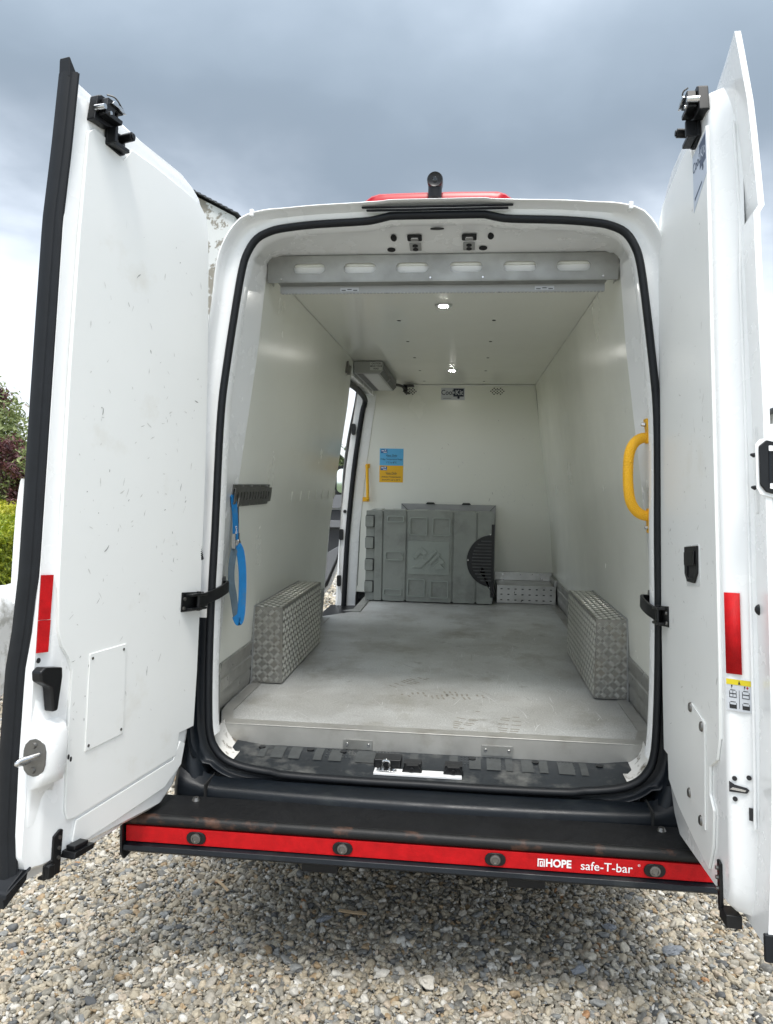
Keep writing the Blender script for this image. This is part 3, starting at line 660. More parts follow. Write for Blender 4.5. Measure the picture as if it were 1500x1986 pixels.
# ---- load bay lining
YB = 3.447
zs = [.70, .8, .9, 1.0, 1.12, 1.25, 1.4, 1.6, 1.8, 2.0, 2.1, 2.2, 2.33, 2.40]
def wall(sx, y0, y1):
    b = MB()
    rg = []
    for y in np.linspace(y0, y1, 8): rg.append([Vector((sx*wx(z), y, z)) for z in zs]+[Vector((sx*(wx(z)+.012), y, z)) for z in zs[::-1]])
    b.loft(rg); return b
wr = wall(1, .121, YB).build('side_wall', GRP, van); wl = wall(-1, .121, 2.25).build('side_wall', GRP, van)
b = MB(); b.box((-.64, .121, 2.402), (.64, YB, 2.42))
cl = b.build('ceiling_panel', CEIL, van)
b = MB(); b.box((-.62, .127, 2.4405), (.62, .22, 2.46)); b.build('header_board', PAINT, van)
fo = [(-.765, .002), (.765, .002), (.815, .16), (.826, .3), (.826, YB), (-.655, YB), (-.655, 2.48), (-.826, 2.26), (-.826, .3), (-.815, .16)]
b = MB(); b.plate(fo, .66, .70, lambda x, y, z: Vector((x, y, z))); fl = b.build('floor', FLOORM, van)
# floor edge strips
for sx in (-1, 1):
    y1 = .56
    b = MB(); b.plate([(sx*.722, .012), (sx*.762, .012), (sx*.81, .16), (sx*.81, y1), (sx*.768, y1), (sx*.768, .16)], .7015, .7045, lambda x, y, z: Vector((x, y, z))); b.build('edge_strip', SILLALU, fl)
    b = MB(); b.plate([(sx*.768, 1.437), (sx*.81, 1.437), (sx*.81, 2.22 if sx < 0 else 3.09), (sx*.768, 2.22 if sx < 0 else 3.09)], .7015, .7045, lambda x, y, z: Vector((x, y, z))); b.build('edge_strip', SILLALU, fl)
b = MB(); b.plate([(-.72, 2.475), (-.60, 2.475), (-.60, YB-.002), (-.66, YB-.002), (-.66, 2.56)], .702, .7075, lambda x, y, z: Vector((x, y, z))); b.build('edge_strip', ALU, fl)
# skirting on side walls
for sx, a, c in ((-1, .13, .555), (1, .13, .555), (-1, 1.44, 2.245), (1, 1.44, 3.10)):
    b = MB(); rg = []
    for y in (a, c):
        rg.append([Vector((sx*(wx(z)-.004-d), y, z)) for z, d in ((.705, .004), (.76, .004), (.765, .001), (.775, .001), (.78, .005), (.825, .005), (.83, .001), (.845, .001), (.85, .004), (.888, .004), (.892, 0))]+[Vector((sx*(wx(.892)+.002), y, .892)), Vector((sx*(wx(.705)+.002), y, .705))])
    b.loft(rg, smooth=False); b.build('skirting', ALU, van)
for sx in (-1, 1):   # short skirting on the flare behind the seal
    b = MB(); rg = []
    for y, f in ((-.035, 0), (.128, 1)):
        rg.append([Vector((sx*((.765+(wx(z)-.765)*f)-.006), y, z)) for z in (.703, .78, .89)]+[Vector((sx*((.765+(wx(z)-.765)*f)+.004), y, z)) for z in (.89, .703)])
    b.loft(rg, smooth=False); b.build('skirting', ALU, van)
# aluminium riser at the rear end of the floor, with two catch plates
b = MB(); b.plate([(-.762, .704), (.762, .704), (.745, .66), (.70, .628), (-.70, .628), (-.745, .66)], -.003, .004, lambda x, z, y: Vector((x, y, z)))
b.box((-.762, -.004, .7005), (.762, .05, .7055)); rs = b.build('sill_riser', SILLALU, van, bevel=.0015)
for x0, x1, z0, z1 in ((-.305, -.199, .634, .669), (.193, .303, .640, .675)):
    b = MB(); b.plate(rrect(x0, z0, x1, z1, .003), -.008, -.002, lambda x, z, y: Vector((x, y, z))); c = b.build('catch_plate', ALU, rs, bevel=.001)
    for q in (x0+.014, x1-.014):
        b = MB(); b.cyl((q, -.0105, (z0+z1)/2), (q, -.007, (z0+z1)/2), .0055, 12, r1=.007); b.build('screw', CHROME, rs)
# plastic tread sill between riser and seal
b = MB(); rg = []
for x in np.linspace(-.70, .70, 29):
    e = max(0, (abs(x)-.60)/.10)
    rg.append([Vector((x, .0, .632+.012*e)), Vector((x, -.055, .628+.012*e)), Vector((x, -.10, .617+.014*e)), Vector((x, -.14, .612+.016*e)), Vector((x, -.165, .606+.016*e)), Vector((x, -.20, .600+.018*e)), Vector((x, -.20, .56)), Vector((x, 0, .56))])
b.loft(rg); sl = b.build('tread_sill', SILLP, van)
for x0, x1 in ((-.60, -.575), (-.555, -.51), (-.49, -.45), (-.40, -.37), (-.345, -.30), (-.25, -.10), (-.06, -.03), (.08, .11), (.15, .19), (.21, .26), (.275, .30), (.33, .37), (.39, .42), (.455, .51), (.53, .555)):
    b = MB(); pts = [Vector((x, y, z)) for x in (x0, x1) for y, z in ((-.012, .633), (-.055, .6305), (-.095, .6212))]
    b.add(pts, [(0, 1, 4, 3), (1, 2, 5, 4)], 0, True); b.build('tread_pad', SILLW, sl)
b = MB(); random.seed(3)
for x0, x1 in ((-.36, -.24), (-.19, -.10), (.12, .2), (.22, .27), (.46, .53)):
    for i in range(int((x1-x0)/.012)):
        for j in range(4):
            x = x0+i*.012; y = -.018-j*.017; b.box((x, y, .6315-.0045*j*.5), (x+.006, y+.004, .6345-.0042*j*.6))
tag(b.build('tread_studs', SILLW, sl), kind='stuff')
for x in (-.60, -.42, -.30, .16, .38, .60):
    b = MB(); b.cyl((x, -.03, .631), (x, -.03, .6345), .013, 14); b.build('screw_cap', BLACK, sl)
# white chipped corners beside the sill
for sx in (-1, 1):
    b = MB(); rg = []
    for k in range(9):
        t = k/8; a = math.pi/2*t
        x = .672+.078*math.sin(a); z = .715-.085*math.cos(a)+.004
        rg.append([Vector((sx*x, -.002, z+.0)), Vector((sx*(x-.004), -.09, z-.004)), Vector((sx*(x-.004), -.178, z-.006)), Vector((sx*(x+.03), -.178, z-.03)), Vector((sx*(x+.03), 0, z-.03))])
    b.loft(rg); b.build('painted_corner', CHIP, sl)
b = MB(); b.box((-.175, -.165, .6075), (.125, -.118, .6150)); b.build('bare_strip', PAINT, sl, bevel=.001)
b = MB(); b.plate(slot(-.132, -.143, .07, .030), .615, .621, lambda x, y, z: Vector((x, y, z))); lk = b.build('striker', CHROME, sl, bevel=.001)
b = MB(); b.tube(smoothpath([(-.145, -.143, .618), (-.145, -.143, .645), (-.135, -.143, .652), (-.123, -.143, .645), (-.123, -.143, .618)], 4), .0045, 8, 0); b.cyl((-.160, -.143, .620), (-.160, -.143, .626), .006, 6); b.cyl((-.106, -.143, .620), (-.106, -.143, .626), .006, 6); b.build('loop', CHROME, lk)
b = MB(); b.box((-.18, -.118, .617), (-.085, -.055, .645)); b.build('striker_block', BLACK, sl, bevel=.004)
for x in (-.045, .096):
    b = MB(); b.plate([(-.035, 0), (.035, 0), (.02, .026), (-.02, .026)], -.03, .0, lambda a, z, y: Vector((x+a, -.115+y, .614+z))); b.box((x-.03, -.118, .612), (x+.03, -.075, .637)); b.cyl((x, -.152, .626), (x, -.13, .626), .007); b.build('guide_bracket', BLACK, sl, bevel=.002)

# ---- bumper moulding and step bar
b = MB(); rg = []
for x in np.linspace(-.82, .82, 41):
    cv = .035*(x/.82)**2; e = max(0, (abs(x)-.70)/.12)
    up = .075*e*e
    rg.append([Vector((x, -.16, .585+up*.6)), Vector((x, -.215, .586+up)), Vector((x, -.25+cv, .594+up*.9)), Vector((x, -.300+cv, .583+up*.4)), Vector((x, -.311+cv, .576+up*.3)), Vector((x, -.316+cv, .565+up*.2)), Vector((x, -.318+cv, .50)), Vector((x, -.300+cv, .37)), Vector((x, -.16, .33))])
b.loft(rg); bp = b.build('bumper', BUMPER, van, sharp=50)
for sx in (-1, 1):
    b = MB(); b.box((sx*.7175-.0025, -.306, .50), (sx*.7175+.0025, -.20, .597)); b.build('joint', DARK, bp)
    b = MB(); rg = []
    for z, x0, x1, y0 in ((.40, .73, .845, -.27), (.56, .73, .845, -.275), (.64, .765, .84, -.25), (.75, .785, .84, -.235), (.95, .79, .838, -.225), (1.10, .79, .835, -.22), (1.13, .80, .83, -.20)):
        rg.append([Vector((sx*x0, y0+.02, z)), Vector((sx*(x0+.02), y0, z)), Vector((sx*(x1-.02), y0+.005, z)), Vector((sx*x1, y0+.03, z)), Vector((sx*x1, -.10, z)), Vector((sx*x0, -.10, z))])
    b.loft(rg); b.build('bumper_corner', BUMPER, bp, sharp=60)
    b = MB(); b.cyl((sx*.735, -.335, .556), (sx*.735, -.335, .566), .014, 12, r1=.009); b.build('bolt', DSTEEL, bp)
sb = MB(); HWB = .914
sb.box((-HWB, -.452, .534), (HWB, -.30, .556)); sb.box((-HWB, -.455, .43), (HWB, -.40, .536)); st = sb.build('step_bar', STEPM, van, bevel=.006)
b = MB(); b.loft([[Vector((x, -.458+.017*math.cos(a), .541+.017*math.sin(a)+(.0015*math.sin(x*40) if 0 else 0))) for a in np.linspace(0, 2*math.pi, 13)[:-1]] for x in np.linspace(-HWB, HWB, 40)]); b.build('lip', RUST, st, sharp=60)
b = MB(); b.box((-HWB+.004, -.470, .474), (HWB-.004, -.456, .523)); b.build('reflective_strip', RED, st, bevel=.001)
b = MB(); b.plate([(-.458, .473), (-.482, .466), (-.486, .452), (-.478, .446), (-.43, .420), (-.43, .44), (-.45, .46)], -HWB, HWB, lambda y, z, x: Vector((x, y, z))); b.build('lower_lip', BUMPER, st, bevel=.002)
for sx in (-1, 1):
    b = MB(); b.plate([(-.30, .558), (-.47, .563), (-.487, .55), (-.49, .445), (-.47, .416), (-.40, .416), (-.30, .50)], sx*HWB, sx*(HWB+.008), lambda y, z, x: Vector((x, y, z))); b.build('end_cap', BLACK, st, bevel=.002)
for x in (-.684, -.228, .228, .684):
    b = MB(); b.plate(slot(x, .498, .062, .038), -.474, -.468, lambda a, z, y: Vector((a, y, z))); q = b.build('bolt_recess', BLACK, st, bevel=.003)
    b = MB(); b.loft([[Vector((x+r_*math.cos(a), y, .498+r_*math.sin(a))) for a in np.linspace(0, 2*math.pi, 19)[:-1]] for r_, y in ((.016, -.474), (.015, -.478), (.010, -.479), (.009, -.4765), (.003, -.4765))]); b.build('bolt', DSTEEL, q)
b = MB()
tx = lambda cx, cz: (lambda a, z: Vector((cx+a, -.4712, cz+z)))
b.text('HOPE', .0315, tx(.411, .4975), 0, bold=.035, sx=.92); b.build('lettering', PW, st); b = MB(); b.text('safe-T-bar', .036, tx(.548, .4965), 0, bold=.004); b.build('lettering', PW, st); b = MB()
b.text('\u00ae', .010, tx(.640, .509), 0)
b.build('lettering', PW, st)
b = MB(); fn = lambda a, z, y: Vector((a, y, z))
for r_ in ((.351, .486, .3545, .509), (.3545, .5055, .370, .509), (.3685, .486, .372, .509), (.3575, .486, .3605, .5015), (.3605, .499, .3665, .5015), (.364, .489, .3665, .499), (.3605, .486, .3665, .489)):
    b.plate([(r_[0], r_[1]), (r_[2], r_[1]), (r_[2], r_[3]), (r_[0], r_[3])], -.4712, -.4705, fn)
b.build('emblem', PW, st)

# ---- roof: brake light, camera, drip rubber
b = MB(); rg = []
for x in np.linspace(-.25, .25, 21):
    e = 1-max(0, (abs(x)-.20)/.05)**2; zt = 2.558+.026*max(e, .08)-.004*(x/.25)**2
    rg.append([Vector((x, -.105, 2.545)), Vector((x, -.104, zt-.008)), Vector((x, -.094, zt)), Vector((x, .0, zt+.004)), Vector((x, .01, 2.55))])
b.loft(rg); bl = b.build('brake_light', REDLENS, van, sharp=50)
b = MB(); b.cyl((-.008, -.125, 2.55), (-.008, -.125, 2.60), .023, 18); cm = b.build('reversing_camera', BLACK, van, bevel=.003)
b = MB(); b.loft([[Vector((-.008+r_*math.cos(a), -.115+y, 2.606+r_*math.sin(a))) for a in np.linspace(0, 2*math.pi, 21)[:-1]] for y, r_ in ((.03, .020), (.02, .0255), (-.03, .0265), (-.036, .024), (-.033, .017), (-.033, .002))]); b.build('housing', BLACK, cm)
b = MB(); b.cyl((-.008, -.1485, 2.606), (-.008, -.1515, 2.606), .009, 14, r1=.006); b.build('lens', WGLASS, cm)
for z0, z1, y_, w_ in ((2.514, 2.519, -.145, .25), (2.5065, 2.512, -.138, .235)):
    b = MB(); b.box((-w_, y_-.012, z0), (w_, y_, z1)); b.build('drip_rubber', RUBBER, van, bevel=.002)
for sx in (-1, 1):
    b = MB(); b.box((sx*.62-.007, -.176, 2.488), (sx*.62+.007, -.14, 2.512)); b.build('drip_joint', PAINT, van, bevel=.003)
# header holes, plugs and lock receivers
def hdr(x, y): # point on the sloped header underside
    t = (y+.02)/.14; return Vector((x, y, 2.4815+(2.442-2.4815)*max(min(t, 1), 0)-.0012))
def hplate(name, outline, m, off=0.0):
    b = MB(); b.plate(outline, 0, 1, lambda a, c, k: hdr(a, c)+Vector((0, 0, -.0035*k-off))); return b.build(name, m, van, bevel=.0008)
for x, y, r_ in ((-.158, .015, .011), (.183, .012, .011)): hplate('plug', circ(x, y, r_, 16, r_*1.7), BLACK)
for x in (-.084, .108):
    hplate('lock_receiver', rrect(x-.026, .0, x+.026, .034, .006), BLACK); hplate('receiver_bar', rrect(x-.014, .012, x+.014, .026, .004), CHROME, .0036)
    hplate('receiver_plate', rrect(x-.021, .048, x+.021, .092, .004), GREYM)
    for yy in (.058, .08): hplate('hole', circ(x, yy, .010, 14, .008), BLACK, .0036)
for x, y in ((-.173, .085), (.158, .082)): hplate('hole', circ(x, y, .015, 16, .012), BLACK)
hplate('hole', circ(-.002, -.045, .024, 18, .010), BLACK)

# ---- curtain rail across the top of the opening
b = MB(); b.plate([(-.638, 2.3455), (.638, 2.3455), (.638, 2.438), (-.638, 2.438)], .110, .114, lambda x, z, y: Vector((x, y, z)), holes=[slot(c, 2.392, .118, .036, 8) for c in (-.482, -.292, -.098, .098, .292, .482)])
b.box((-.638, .110, 2.4385), (.638, .20, 2.4395)); rl = b.build('curtain_rail', RAILM, van)
for sx in (-1, 1):
    b = MB(); b.box((sx*.6385-.0015 if sx > 0 else -.640, .112, 2.35), (.640 if sx > 0 else -.637, .20, 2.437)); b.build('rail_end', RAILM, rl)
b = MB(); b.box((-.55, .128, 2.355), (.55, .135, 2.43)); b.build('backing_strip', PAINT, rl)
b = MB(); b.plate([(.105, 2.3445), (.170, 2.3415), (.170, 2.320), (.165, 2.320), (.163, 2.337), (.108, 2.340)], -.60, .60, lambda y, z, x: Vector((x, y, z))); b.plate([(-.638, 2.340), (.638, 2.340), (.638, 2.345), (-.638, 2.345)], .106, .112, lambda x, z, y: Vector((x, y, z))); b.build('rail_lip', RAILM, rl, bevel=.001)
b = MB(); b.box((-.60, .150, 2.312), (.60, .156, 2.3395)); sp = b.build('strip_carrier', GREYM, rl)
b = MB()
for k in range(92): x = -.595+k*.013; b.box((x, .1492, 2.3085), (x+.0085, .1562, 2.3125))
tag(b.build('carrier_teeth', GREYM, sp), kind='stuff')
for x in (-.335, .385):
    b = MB(); f_ = lambda a, z, y: Vector((x+a, y, z)); b.plate(rrect(-.035, 2.317, .035, 2.331, .001), .1492, .1498, f_, m=0)
    for q in range(3): b.plate([(-.03+q*.022, 2.319+.003*(q % 2)), (-.014+q*.022, 2.319+.003*(q % 2)), (-.014+q*.022, 2.322+.003*(q % 2)), (-.03+q*.022, 2.322+.003*(q % 2))], .1486, .1491, f_, m=1)
    b.build('rail_sticker', [PGREY, PBLK], rl)
for x in (-.585, -.03, .585, .16):
    b = MB(); b.cyl((x, .1035, 2.353), (x, .110, 2.353), .0035, 8); b.build('screw', CHROME, rl)

# ---- bulkhead and what is on it
FX = lambda a, z, y: Vector((a, y, z))
b = MB(); b.plate([(-.80, .70), (.826, .70), (.815, .9), (.79, 1.25), (.745, 1.6), (.675, 2.1), (.64, 2.40), (-.72, 2.40), (-.745, 2.2)], YB, YB+.03, FX); bk = b.build('bulkhead', GRP, van)
for a, c in (((-.735, 2.30), (-.782, .75)),):
    b = MB(); b.ribbon([(a[0]+.02, YB-.003, a[1]), (c[0]+.02, YB-.003, c[1])], .003, .003, (1, 0, 0)); b.build('panel_joint', GREYD, bk)
b = MB(); b.ribbon([(-.60, YB-.004, 2.395), (.63, YB-.004, 2.395)], .008, .004, (0, 0, 1)); b.build('sealant_bead', LINER, bk)
for cx, cz in ((-.361, 2.345), (.343, 2.349)):
    b = MB()
    pat = [(-4, 0), (-3, 1), (-3, -1), (-2, 0), (-1, 1), (-1, -1), (0, 0), (1, 1), (1, -1), (2, 0), (3, 1), (3, -1), (4, 0), (-2, 2), (2, 2), (-2, -2), (2, -2), (0, 1.6), (0, -1.6)]
    for i, j in pat: b.plate(circ(cx+i*.0128, cz+j*.0118, .0055, 8), YB-.003, YB-.0005, FX)
    tag(b.build('vent_holes', PBLK, bk), kind='stuff')
def coolkit(fn, w, h, mats, slogan=True):
    b = MB()
    P = lambda x0, y0, x1, y1, lv, m: b.plate([(x0*w, y0*h), (x1*w, y0*h), (x1*w, y1*h), (x0*w, y1*h)], lv, lv+.0004, fn, m=m)
    P(-.5, -.5, .5, .5, 0, 0); P(.02, -.22, .46, .44, .0006, 1); P(-.10+.12, .02, .06, .20, .0012, 0)
    b.plate(circ(.24*w, -.30*h, .055*w, 12), .0006, .001, fn, m=1); P(.20, -.30, .28, -.2, .0006, 1)
    P(-.01, .05, .07, .13, .0018, 0)
    b.text('Cool', .30*w, lambda x, y: fn(-.235*w+x, .10*h+y, .0014), 1, bold=.012, sx=.86); b.text('Kit', .30*w, lambda x, y: fn(.265*w+x, .10*h+y, .0016), 0, bold=.012, sx=.92)
    if slogan: P(-.42, -.38, -.06, -.355, .0006, 1)
    return b
b = coolkit(lambda x, z, k: Vector((-.011+x, YB-.001-k, 2.326+z)), .19, .098, None); b.build('maker_sticker', [PGREY, PNAVY], bk)
def notice(cz, hgt, base, lines, tm):
    b = MB(); f_ = lambda x, z, k: Vector((-.4985+x-.02*(1.74-(cz+z))*.1, YB-.001-k, cz+z))
    b.plate([(-.097, -hgt/2), (.097, -hgt/2), (.097, hgt/2), (-.097, hgt/2)], 0, .0006, f_, m=0)
    b.plate([(-.088, hgt/2-.038), (-.035, hgt/2-.038), (-.035, hgt/2-.008), (-.088, hgt/2-.008)], .0008, .0012, f_, m=2)
    for bx in ((-.083, -.022, -.062, -.015), (-.066, -.033, -.040, -.027), (-.056, -.018, -.045, -.010)): b.plate([(bx[0], hgt/2+bx[1]), (bx[2], hgt/2+bx[1]), (bx[2], hgt/2+bx[3]), (bx[0], hgt/2+bx[3])], .0013, .0016, f_, m=3)
    for q, (t_, z_, sz) in enumerate(lines): b.text(t_, sz, lambda x, y: f_(x, z_+y, .0013), 1, bold=.012)
    b.plate([(-.037, lines[0][1]-.012), (.037, lines[0][1]-.012), (.037, lines[0][1]-.010), (-.037, lines[0][1]-.010)], .0008, .0012, f_, m=1)
    return b.build('notice', [base, tm, PMID, PW], bk)
notice(1.811, .138, PBLUE, [('Vans Only', .012, .022), ('Fridge Temperature Range', -.018, .0165), ('1\u00b0C to 8\u00b0C', -.045, .019)], PNAVY)['label'] = 'blue notice on the bulkhead'
notice(1.673, .136, PYEL, [('Vans Only', .006, .022), ('Ambient Temperatures', -.024, .0165), ('above 8\u00b0C up to 25\u00b0C', -.048, .0165)], PNAVY)['label'] = 'amber notice on the bulkhead'
b = MB(); b.tube(smoothpath([(-.700, YB, 1.735), (-.695, YB-.05, 1.735), (-.690, YB-.055, 1.70), (-.682, YB-.055, 1.50), (-.682, YB-.05, 1.462), (-.690, YB, 1.462)], 4), .0125, 10)
for z in (1.735, 1.462): b.box((-.735, YB-.006, z-.018), (-.675, YB-.0005, z+.018))
b.build('grab_handle', YELLOW, bk)
# mitred metal frame with two black catches behind the container
b = MB()
b.plate([(-.406, .70), (.352, .70), (.352, 1.436), (-.406, 1.436)], YB-.05, YB-.001, FX, holes=[[(-.35, .73), (.30, .73), (.30, 1.382), (-.35, 1.382)]])
fr = b.build('access_frame', GREYM, bk, bevel=.003)
b = MB(); b.box((-.35, YB-.02, .73), (.30, YB-.003, 1.382)); b.build('access_panel', LINER, fr)
for a, c in (((-.404, 1.434), (-.35, 1.382)), ((.35, 1.434), (.30, 1.382))):
    b = MB(); b.ribbon([(a[0], YB-.0515, a[1]), (c[0], YB-.0515, c[1])], .004, .002, (0, 0, 1)); b.build('mitre_joint', GREYD, fr)
for x in (-.17, .117):
    b = MB(); b.plate([(-.038, 0), (.038, 0), (.026, .014), (-.026, .014)], YB-.075, YB-.03, lambda a, z, y: Vector((x+a, y, 1.436+z))); b.build('catch', BLACK, fr, bevel=.002)
# perforated cover in the front right corner
pc = [(a_, z_) for a_ in range(8) for z_ in range(3)]
b = MB(); b.plate([(.365, .704), (.805, .704), (.805, .838), (.365, .838)], 3.10, 3.104, FX, holes=[rrect(.39+a_*.053, .722+z_*.042, .407+a_*.053, .731+z_*.042, .003, 2) for a_, z_ in pc], m=0)
b.box((.365, 3.104, .833), (.805, YB-.004, .838)); b.box((.365, 3.104, .704), (.369, YB-.004, .833)); pv = b.build('perforated_cover', ALU, van)
b = MB(); b.box((.38, 3.14, .706), (.80, 3.15, .83)); b.build('inner_plate', GREYD, pv)
b = MB(); b.box((.355, YB-.03, .839), (.81, YB-.002, .905)); b.box((.79, 3.10, .839), (.812, YB-.031, .885)); b.build('corner_angle', ALU, pv, bevel=.002)
for x in (.42, .56, .70):
    b = MB(); b.cyl((x, YB-.034, .885), (x, YB-.029, .885), .006, 8); b.build('rivet', CHROME, pv)
# ---- ceiling lights, screw holes, air curtain heater
for k, y in enumerate((.738, 2.675)):
    b = MB(); b.cyl((-.003, y, 2.4018), (-.003, y, 2.396), .040, 24, r1=.036); q = b.build('ceiling_light', CHROME, cl, bevel=.001)
    b = MB(); b.cyl((-.003, y, 2.3965), (-.003, y, 2.3945), .021, 20); b.build('bulb', LAMP, q)
for i in range(6):
    for sx in (-1, 1):
        y = .51+i*.548
        b = MB(); b.cyl((sx*.232, y, 2.4018), (sx*.232, y, 2.3998), .009, 10); b.build('fixing', PBLK, cl)
b = MB(); b.cyl((-.478, .30, 2.401), (-.478, .30, 2.388), .02, 14); b.build('rubber_stop', BLACK, cl)
ac = [(-.640, 2.398), (-.451, 2.398), (-.447, 2.392), (-.449, 2.345), (-.472, 2.320), (-.640, 2.320)]
b = MB(); b.plate(ac, 2.27, 3.22, FX); au = b.build('air_curtain', GREYM, van, bevel=.003)
for y0, y1 in ((2.30, 2.73), (2.75, 3.19)):
    b = MB(); b.box((-.622, y0, 2.3175), (-.585, y1, 2.3196)); q = b.build('air_slot', GREYD, au)
    b = MB(); b.add([(-.4475, y0, 2.3440), (-.4475, y1, 2.3440), (-.4695, y1, 2.3205), (-.4695, y0, 2.3205)], [(0, 1, 2, 3)]); b.add([(-.4455, y0, 2.391), (-.4455, y1, 2.391), (-.4470, y1, 2.3475), (-.4470, y0, 2.3475)], [(0, 1, 2, 3)]); q = b.build('air_grille', GREYD, au)
    b = MB()
    for k in range(int((y1-y0)/.02)):
        y = y0+.01+k*.02; b.box((-.4462, y, 2.348), (-.4440, y+.004, 2.391))
    tag(b.build('grille_bars', GREYM, q), kind='stuff')
b = MB(); b.box((-.575, 2.30, 2.3180), (-.482, 3.19, 2.3196)); b.build('cover_strip', LGREY, au)
f_ = lambda x, z, k: Vector((-.492+x, 2.2695-k, 2.366+z))
b = MB(); b.plate([(-.04, -.027), (.038, -.027), (.038, .026), (-.04, .026)], 0, .0008, f_, m=0)
for q, t_ in enumerate(('CAUTION', 'MIND YOUR', 'HEAD')): b.text(t_, .0155, lambda x, y: f_(x, .0155-.0165*q+y, .0014), 1, bold=.02, sx=.9)
b.build('caution_label', [LGREY, PBLK], au)
b = MB(); b.box((-.56, 2.28, 2.3985), (-.50, 2.36, 2.4012)); b.box((-.40, 3.30, 2.375), (-.32, 3.42, 2.380)); b.tube(smoothpath([(-.45, 3.15, 2.36), (-.42, 3.25, 2.365), (-.40, 3.32, 2.36), (-.39, 3.38, 2.33), (-.37, YB-.004, 2.33)], 4), .011, 8); b.cyl((-.385, 3.36, 2.378), (-.385, 3.36, 2.33), .014, 8); b.build('cable', BLACK, au)

# ---- wheel boxes in tread plate
def tread(b, o, u, v, w, h, cell=.0272):
    o = Vector(o); u = Vector(u); v = Vector(v); n = u.cross(v)
    for i in range(int(w/cell)+1):
        for j in range(int(h/cell)+1):
            cx = (i+.5)*cell; cy = (j+.5)*cell
            if cx > w-.006 or cy > h-.006: continue
            an = R(45) if (i+j) % 2 else R(-45)
            d = Vector((math.cos(an), math.sin(an))); p = Vector((-d.y, d.x))
            for k in range(5):
                off = (k-2)*.0054; L_ = .0104-.0009*abs(k-2); wd = .0020
                q = Vector((cx, cy))+p*off
                e = [q-d*L_, q-d*L_*.4+p*wd, q+d*L_*.4+p*wd, q+d*L_, q+d*L_*.4-p*wd, q-d*L_*.4-p*wd]
                if any(t.x < .002 or t.x > w-.002 or t.y < .002 or t.y > h-.002 for t in e): continue
                lo = [o+u*t.x+v*t.y+n*.0003 for t in e]; hi = [o+u*(q.x+(t.x-q.x)*.3)+v*(q.y+(t.y-q.y)*.3)+n*.0030 for t in e]
                b.add(lo+hi, [(6, 7, 8, 9, 10, 11)]+[(a, (a+1) % 6, 6+(a+1) % 6, 6+a) for a in range(6)], 0, False)
for sx in (-1, 1):
    b = MB(); y0, y1, xi, xo, zt = .561, 1.435, .676, .822, 1.042
    b.plate([(xi, .7045), (xo, .7045), (xo-.012, zt), (xi, zt)], y0, y1, lambda x, z, y: Vector((sx*x, y, z))); wb = b.build('wheel_box', TREAD, van, bevel=.002)
    b = MB()
    if sx < 0:
        tread(b, (-xo, y0, .706), (1, 0, 0), (0, 0, 1), xo-xi, zt-.708); tread(b, (-xi, y0, .706), (0, 1, 0), (0, 0, 1), y1-y0, zt-.708); tread(b, (-xo+.012, y0, zt), (1, 0, 0), (0, 1, 0), xo-xi-.012, y1-y0)
    else:
        tread(b, (xi, y0, .706), (1, 0, 0), (0, 0, 1), xo-xi, zt-.708); tread(b, (xi, y1, .706), (0, -1, 0), (0, 0, 1), y1-y0, zt-.708); tread(b, (xi, y0, zt), (1, 0, 0), (0, 1, 0), xo-xi-.012, y1-y0)
    tag(b.build('tread_bars', TREADB, wb, fix=False), kind='stuff')
    b = MB()
    b.ribbon([(sx*(xo-.008), y0-.003, .70), (sx*(xo-.02), y0-.003, zt+.003), (sx*(xo-.02), y1, zt+.003)], .008, .006, [(0, 1, 0)]*2+[(1, 0, 0)]); b.build('sealant_edge', GREYM, wb)

# ---- right wall grab handle
def gp(z): return .745-.02*(z-1.46)/.37
b = MB(); y = .0
path = smoothpath([(.742, y, 1.770), (.716, y, 1.772), (.690, y, 1.755), (.674, y, 1.718), (.671, y, 1.66), (.674, y, 1.60), (.682, y, 1.556), (.698, y, 1.526), (.722, y, 1.508), (.755, y, 1.502)], 6)
b.tube(path, .0165, 18); gh = b.build('grab_handle', YELLOW, van)
b = MB()   # knurled studs
for i in range(2, len(path)-2):
    t = (path[i+1]-path[i-1]).normalized(); a = t.cross(Vector((0, 1, 0))).normalized(); c = Vector((0, 1, 0))
    for k in range(12):
        ang = 2*math.pi*(k+.5*(i % 2))/12; d = a*math.cos(ang)+c*math.sin(ang); p = path[i]+d*.0162; e = t.cross(d)
        b.add([p-t*.0055, p+e*.0036, p+t*.0055, p-e*.0036, p+d*.0022], [(0, 1, 4), (1, 2, 4), (2, 3, 4), (3, 0, 4)])
tag(b.build('grip_texture', YELLOW, gh, fix=False), kind='stuff')
for z0, z1, x0, x1, zb in ((1.752, 1.838, .728, .720, 1.818), (1.444, 1.53, .741, .744, 1.464)):
    b = MB(); b.loft([[Vector((x, y-.022, z)), Vector((x, y+.022, z)), Vector((x+.008, y+.022, z)), Vector((x+.008, y-.022, z))] for x, z in ((x1 if z0 > 1.6 else x1, z0 if z0 < 1.6 else z1), (x0, (z0+z1)/2), (x0 if z0 > 1.6 else x0-.002, z1 if z0 < 1.6 else z0))]); b.build('mount', YELLOW, gh, bevel=.004)
    b = MB(); b.cyl((x1+.002, y, zb), (x1-.010, y, zb), .008, 12, r1=.006); b.build('bolt', CHROME, gh)
